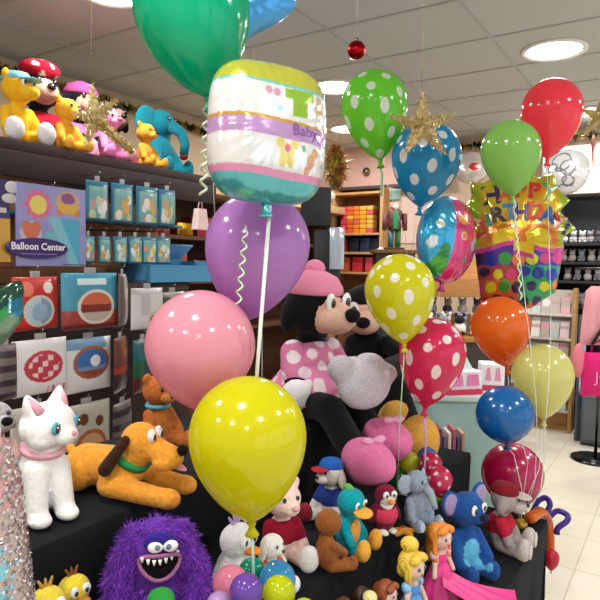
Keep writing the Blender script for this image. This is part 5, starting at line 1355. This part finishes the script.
# ---------------------------------------------------------------- lower step
p = on(462, 571, T3 + .003)
sit('plush_koala', 'blue plush koala with mauve lined ears and a pale blue belly', 'plush toy', p, 26, .31, '#1f4c8c', PT, belly='#5fb0cf', ears='big', inner='#9a86ab', nose='#16213a', nsz=1.6, msize=.9, legdir=(.1, -.26), eyes='big', headr=(.22, .2, .19), turn=10, legc='#1d4684')
p = on(499, 548, T3 + .003)
sit('plush_dog', 'grey plush dog in a red vest and dark red cap behind the blue koala', 'plush dog', p, 60, .27, '#9c8f8c', PT, ears='flop', hat='cap', hatc=('#7a1a22', '#b9a8a0'), shirt='#b62038', nose='#2a2022', sole='#c9c3bd', muzzle='#b3a7a2', msize=1.3, feet='#bdb5b0', turn=10, tilt=8)
# ---------------------------------------------------------------- dolls
def doll(label, loc, phi, H, hair, dress, style, skin='#e6bfae', sleeve=None, lean=0, wide=.27, train=False):
    t = thing('rag_doll', label, 'doll', loc, facing(phi), 'dolls on the lowest step'); t.rotation_euler.x = R_(lean)
    m = MB(); m.ell((0, 0, .78 * H), (.13 * H, .125 * H, .15 * H)); m.cap((0, 0, .6 * H), (0, 0, .68 * H), .05 * H, .045 * H); m.ell((0, 0, .53 * H), (.1 * H, .075 * H, .1 * H))
    for s_ in (-1, 1): m.cap((s_ * .1 * H, 0, .58 * H), (s_ * .17 * H, -.06 * H, .36 * H), .035 * H, .03 * H)
    m.build('body', mat('cloth', skin), t, remesh=max(H * .014, .0035), soft=3)
    q = MB()
    def g(a, b):
        z = .6 - .6 * b; r = (.095 if b < .2 else .08 + (wide - .08) * ((b - .2) / .8) ** .8); r *= 1 + .07 * b * math.sin(a * 2 * PI * 9)
        return V((r * math.cos(2 * PI * a) * H, r * .85 * math.sin(2 * PI * a) * H, max(z, .0) * H))
    q.grid(g, 60, 20, closed_u=True); q.build('gown', mat('satin', dress), t)
    if sleeve:
        for s_ in (-1, 1): q = MB(); q.ell((s_ * .115 * H, 0, .58 * H), (.055 * H, .055 * H, .06 * H)); q.build('sleeve', mat('satin', sleeve), t)
    q = MB(); q.ell((0, .03 * H, .81 * H), (.148 * H, .135 * H, .15 * H))
    if style == 'updo': q.ell((0, .05 * H, 1.0 * H), (.1 * H, .1 * H, .085 * H)); q.ell((0, .1 * H, .72 * H), (.11 * H, .08 * H, .1 * H)); q.ell((.115 * H, -.02 * H, .72 * H), (.03 * H, .05 * H, .11 * H)); q.ell((-.115 * H, -.02 * H, .72 * H), (.03 * H, .05 * H, .11 * H))
    else:
        q.cap((0, .1 * H, .8 * H), (0, .12 * H, .5 * H), .11 * H, .08 * H)
        for s_ in (-1, 1): q.cap((s_ * .12 * H, .0, .78 * H), (s_ * .12 * H, -.02 * H, .54 * H), .035 * H, .04 * H)
    q.build('hair', mat('hair', hair), t, remesh=max(H * .014, .0035), soft=2)
    q = MB(); q.ell((.05 * H, -.075 * H, .89 * H), (.085 * H, .06 * H, .05 * H), rot=(0, 25, 0)); q.ell((-.06 * H, -.07 * H, .89 * H), (.075 * H, .06 * H, .05 * H), rot=(0, -30, 0)); q.build('fringe', mat('hair', hair), t)
    for s_ in (-1, 1):
        q = MB(); q.ell((s_ * .05 * H, -.118 * H, .79 * H), (.02 * H, .01 * H, .022 * H)); q.build('eye', mat('eye', '#2c4a6a'), t)
    q = MB(); q.ell((0, -.122 * H, .715 * H), (.022 * H, .008 * H, .009 * H)); q.build('mouth', mat('cloth', '#b23a52'), t)
    q = MB(); q.ell((0, -.126 * H, .752 * H), (.012 * H, .012 * H, .014 * H)); q.build('nose', mat('cloth', skin), t)
    if train:
        q = MB(); q.M = Matrix.Rotation(R_(-48), 4, 'Z'); q.grid(lambda a, b: V(((.02 + a * .9) * H, (-.1 + (b - .5) * (.5 + .35 * a)) * H, (.33 * (1 - a) ** 1.6 + .03 + .02 * math.sin(b * 22 + a * 5)) * H)), 30, 24)
        q.build('train', mat('satin', dress), t)
    return t
doll('rag doll with a yellow updo and a blue satin gown', on(411, 636, T3 + .003), 45, .27, '#dcb940', '#4a8fd0', 'updo', sleeve='#7fb4e0')
doll('rag doll with long orange hair and a bright pink gown spread over the step', on(439, 600, T3 + .003), 38, .27, '#d8842a', '#dd3a86', 'long', sleeve='#e6b8cc', train=True)
doll('rag doll with auburn hair and a violet gown beside the yellow haired one', on(386, 650, T3 + .003), 55, .21, '#8a4422', '#7a5aa8', 'long', wide=.19, sleeve='#d9c08a')
doll('small rag doll with dark brown hair beside the auburn haired one', on(362, 648, T3 + .003), 50, .185, '#3f2418', '#c9b23a', 'long', wide=.18)
doll('small rag doll with pale blond hair and a mint gown', on(371, 672, T3 + .003), 40, .20, '#d8cf8a', '#8fc0a8', 'updo', wide=.18, sleeve='#b9dcc8')
doll('small rag doll with brown hair and a lilac gown, the farthest from the blue koala', on(343, 668, T3 + .003), 30, .20, '#5a3424', '#b08ac0', 'long', wide=.18)
# sequinned tail at the near edge
t = thing('sequin_tail', 'silver and pink sequinned mermaid tail cushion hanging at the near edge', 'cushion', on(8, 530, T1 - .2), R_(75))
p0 = P(-6, 428, 1.12); p1 = P(4, 696, 1.12); p1.z = T2 + .004; zz = p0.z - p1.z
t.location = p1
m = MB()
def g(a, b):
    z = zz * b; w = (.085 - .05 * b) * (1 - .6 * max(0, b - .85) / .15)
    return V((w * math.cos(2 * PI * a) - .01, .03 * math.sin(2 * PI * a), z))
m.grid(g, 60, 70, closed_u=True)
m.build('body', mat('glitter', None), t, paint=lambda p: '#8fd0de' if p.x < .0 and p.z < zz * .62 and math.sin(p.z * 160) > -.4 else '#c9b3ac' if p.z < zz * .75 else '#dca9a9')
MB().tube([(0, 0, zz * .98), (.0, .02, zz + .02)], .004, 6).build('loop', mat('satin', '#d9c8c4'), t)
q = MB(); rr = random.Random(4)
for _ in range(2200):
    b_ = rr.random() * .97; a_ = rr.random() * 2 * PI; c = g(a_ / (2 * PI), b_); n = V((math.cos(a_) * .4, math.sin(a_), rr.gauss(0, .3))).normalized(); x_ = n.orthogonal().normalized(); y_ = n.cross(x_); c = c + n * .002
    q.add([c + (x_ * math.cos(k * PI / 3) + y_ * math.sin(k * PI / 3)) * .0036 + n * rr.gauss(0, .001) for k in range(6)], [tuple(range(6))], rr.choice(['#9fdce6', '#c9c4cc', '#e6e6ea', '#8fc4d8']) if c.x < .02 and b_ < .62 else rr.choice(['#cdbdb8', '#bcb0b0', '#ddc6c2', '#a8a0a4']))
o = q.build('sequins', mat('glitter', None), t, smooth=False); o['kind'] = 'stuff'
# ---------------------------------------------------------------- plush on the top shelf of the peg rack
TS = 2.05 + .003
PS = 'big plush on the shelf over the peg rack'
def shelf_toy(u, x, **k): 
    p = onX(u, 160, x); return V((p.x, p.y, TS))
sit('plush_bear', 'big yellow plush bear at the near end of the plush shelf', 'plush bear', shelf_toy(17, -2.78), 52, .37, '#e2aa1e', PS, muzzle='#e6b52e', ears='round', eyes='big', msize=1.3, turn=20, hat='cap', hatc=('#7fb9c4', '#8fc4cc'), feet='#cfc9c8', nose=None)
def dotcap(t, H, HM, e, hp):
    hp('dotted_hat', mat('cloth', None), lambda q: q.ell(V((-.02, -.1, .93)) * H, (.21 * H, .17 * H, .1 * H), seg=40, rings=24), paint=lambda p: '#e8dcd8' if (math.floor(p.x / (.09 * H)) + math.floor(p.z / (.09 * H))) % 2 == 0 and ((p.x / (.09 * H)) % 1 - .5) ** 2 + ((p.z / (.09 * H)) % 1 - .5) ** 2 < .09 else '#b0182c')
sit('plush_dog', 'black plush dog in a red dotted beret, behind the yellow bear on the shelf', 'plush dog', shelf_toy(38, -3.1), 48, .53, '#131216', PS, arm='front', legdir=(.07, -.3), face='#c99a86', muzzle='#cf9f8a', msize=1.2, nsz=1.3, ears='flop', eyes='small', shirt='#a8182c', extra=dotcap)
sit('plush_bear', 'amber plush bear sitting in front of the black dogs on the plush shelf', 'plush bear', shelf_toy(66, -2.71), 60, .29, '#dd9d2e', PS, ears='round', muzzle='#e2aa45', turn=10)
sit('plush_dog', 'black plush dog in a pink beanie on the high plush shelf', 'plush dog', shelf_toy(80, -3.12), 52, .52, '#131216', PS, arm='front', legdir=(.07, -.3), face='#cd9f8b', muzzle='#cf9f8a', msize=1.1, nsz=1.3, ears='flop', hat='beanie', hatc='#c2508a', shirt='#cf6a98', feet='#d68aa8')
sit('plush_dog', 'bareheaded black plush dog with a pale face behind the gold tinsel drop', 'plush dog', shelf_toy(110, -3.18), 50, .5, '#131216', PS, arm='front', legdir=(.07, -.3), face='#c39382', muzzle='#c79a88', msize=1.1, nsz=1.2, ears='flop', feet='#c0506a')
sit('plush_pig', 'pink plush pig slumped under the gold tinsel drop', 'plush toy', shelf_toy(108, -2.72), 60, .3, '#d878a8', PS, ears='point', nose='#c9608f', nsz=1.6, muzzle='#dd88b2', legdir=(.17, -.3))
sit('plush_bear', 'mustard plush bear sitting in front of the teal elephant', 'plush bear', shelf_toy(145, -2.74), 66, .28, '#c98d2e', PS, ears='round', muzzle='#d39b42')
p = onX(160, 160, -3.0)
def bigele(t, H, HM, e, hp):
    hp('trunk', mat('plush', '#176f80'), lambda q: q.tube([V(c) * H for c in ((0, -.2, .7), (0, -.36, .6), (0, -.42, .44), (0, -.4, .3))], [.09 * H, .075 * H, .065 * H, .06 * H], 12))
    hp('trunk_tip', mat('plush', '#6a2a22'), lambda q: e(q, (0, -.4, .27), (.06, .06, .05)))
    for s_ in (-1, 1): hp('ear', mat('plush', '#1a7c8c'), lambda q: e(q, (s_ * .26, .02, .72), (.2, .05, .22), rot=(0, 0, s_ * 20)))
sit('plush_elephant', 'large teal plush elephant at the far end of the plush shelf', 'plush toy', V((-2.93, 2.83, TS)), 62, .46, '#17788a', PS, ears='none', nose=None, msize=.4, extra=bigele, torso=(.25, .2, .3), turn=10)
# ================================================================== view
vs_ = S.view_settings
vs_.view_transform = 'Standard'; vs_.look = 'None'; vs_.gamma = 1.0; vs_.use_curve_mapping = False; vs_.exposure = 0.18
cy = S.cycles
cy.use_denoising = True
cy.max_bounces = 6; cy.diffuse_bounces = 3; cy.glossy_bounces = 3; cy.transmission_bounces = 4; cy.caustics_reflective = False; cy.caustics_refractive = False
cy.sample_clamp_indirect = 4
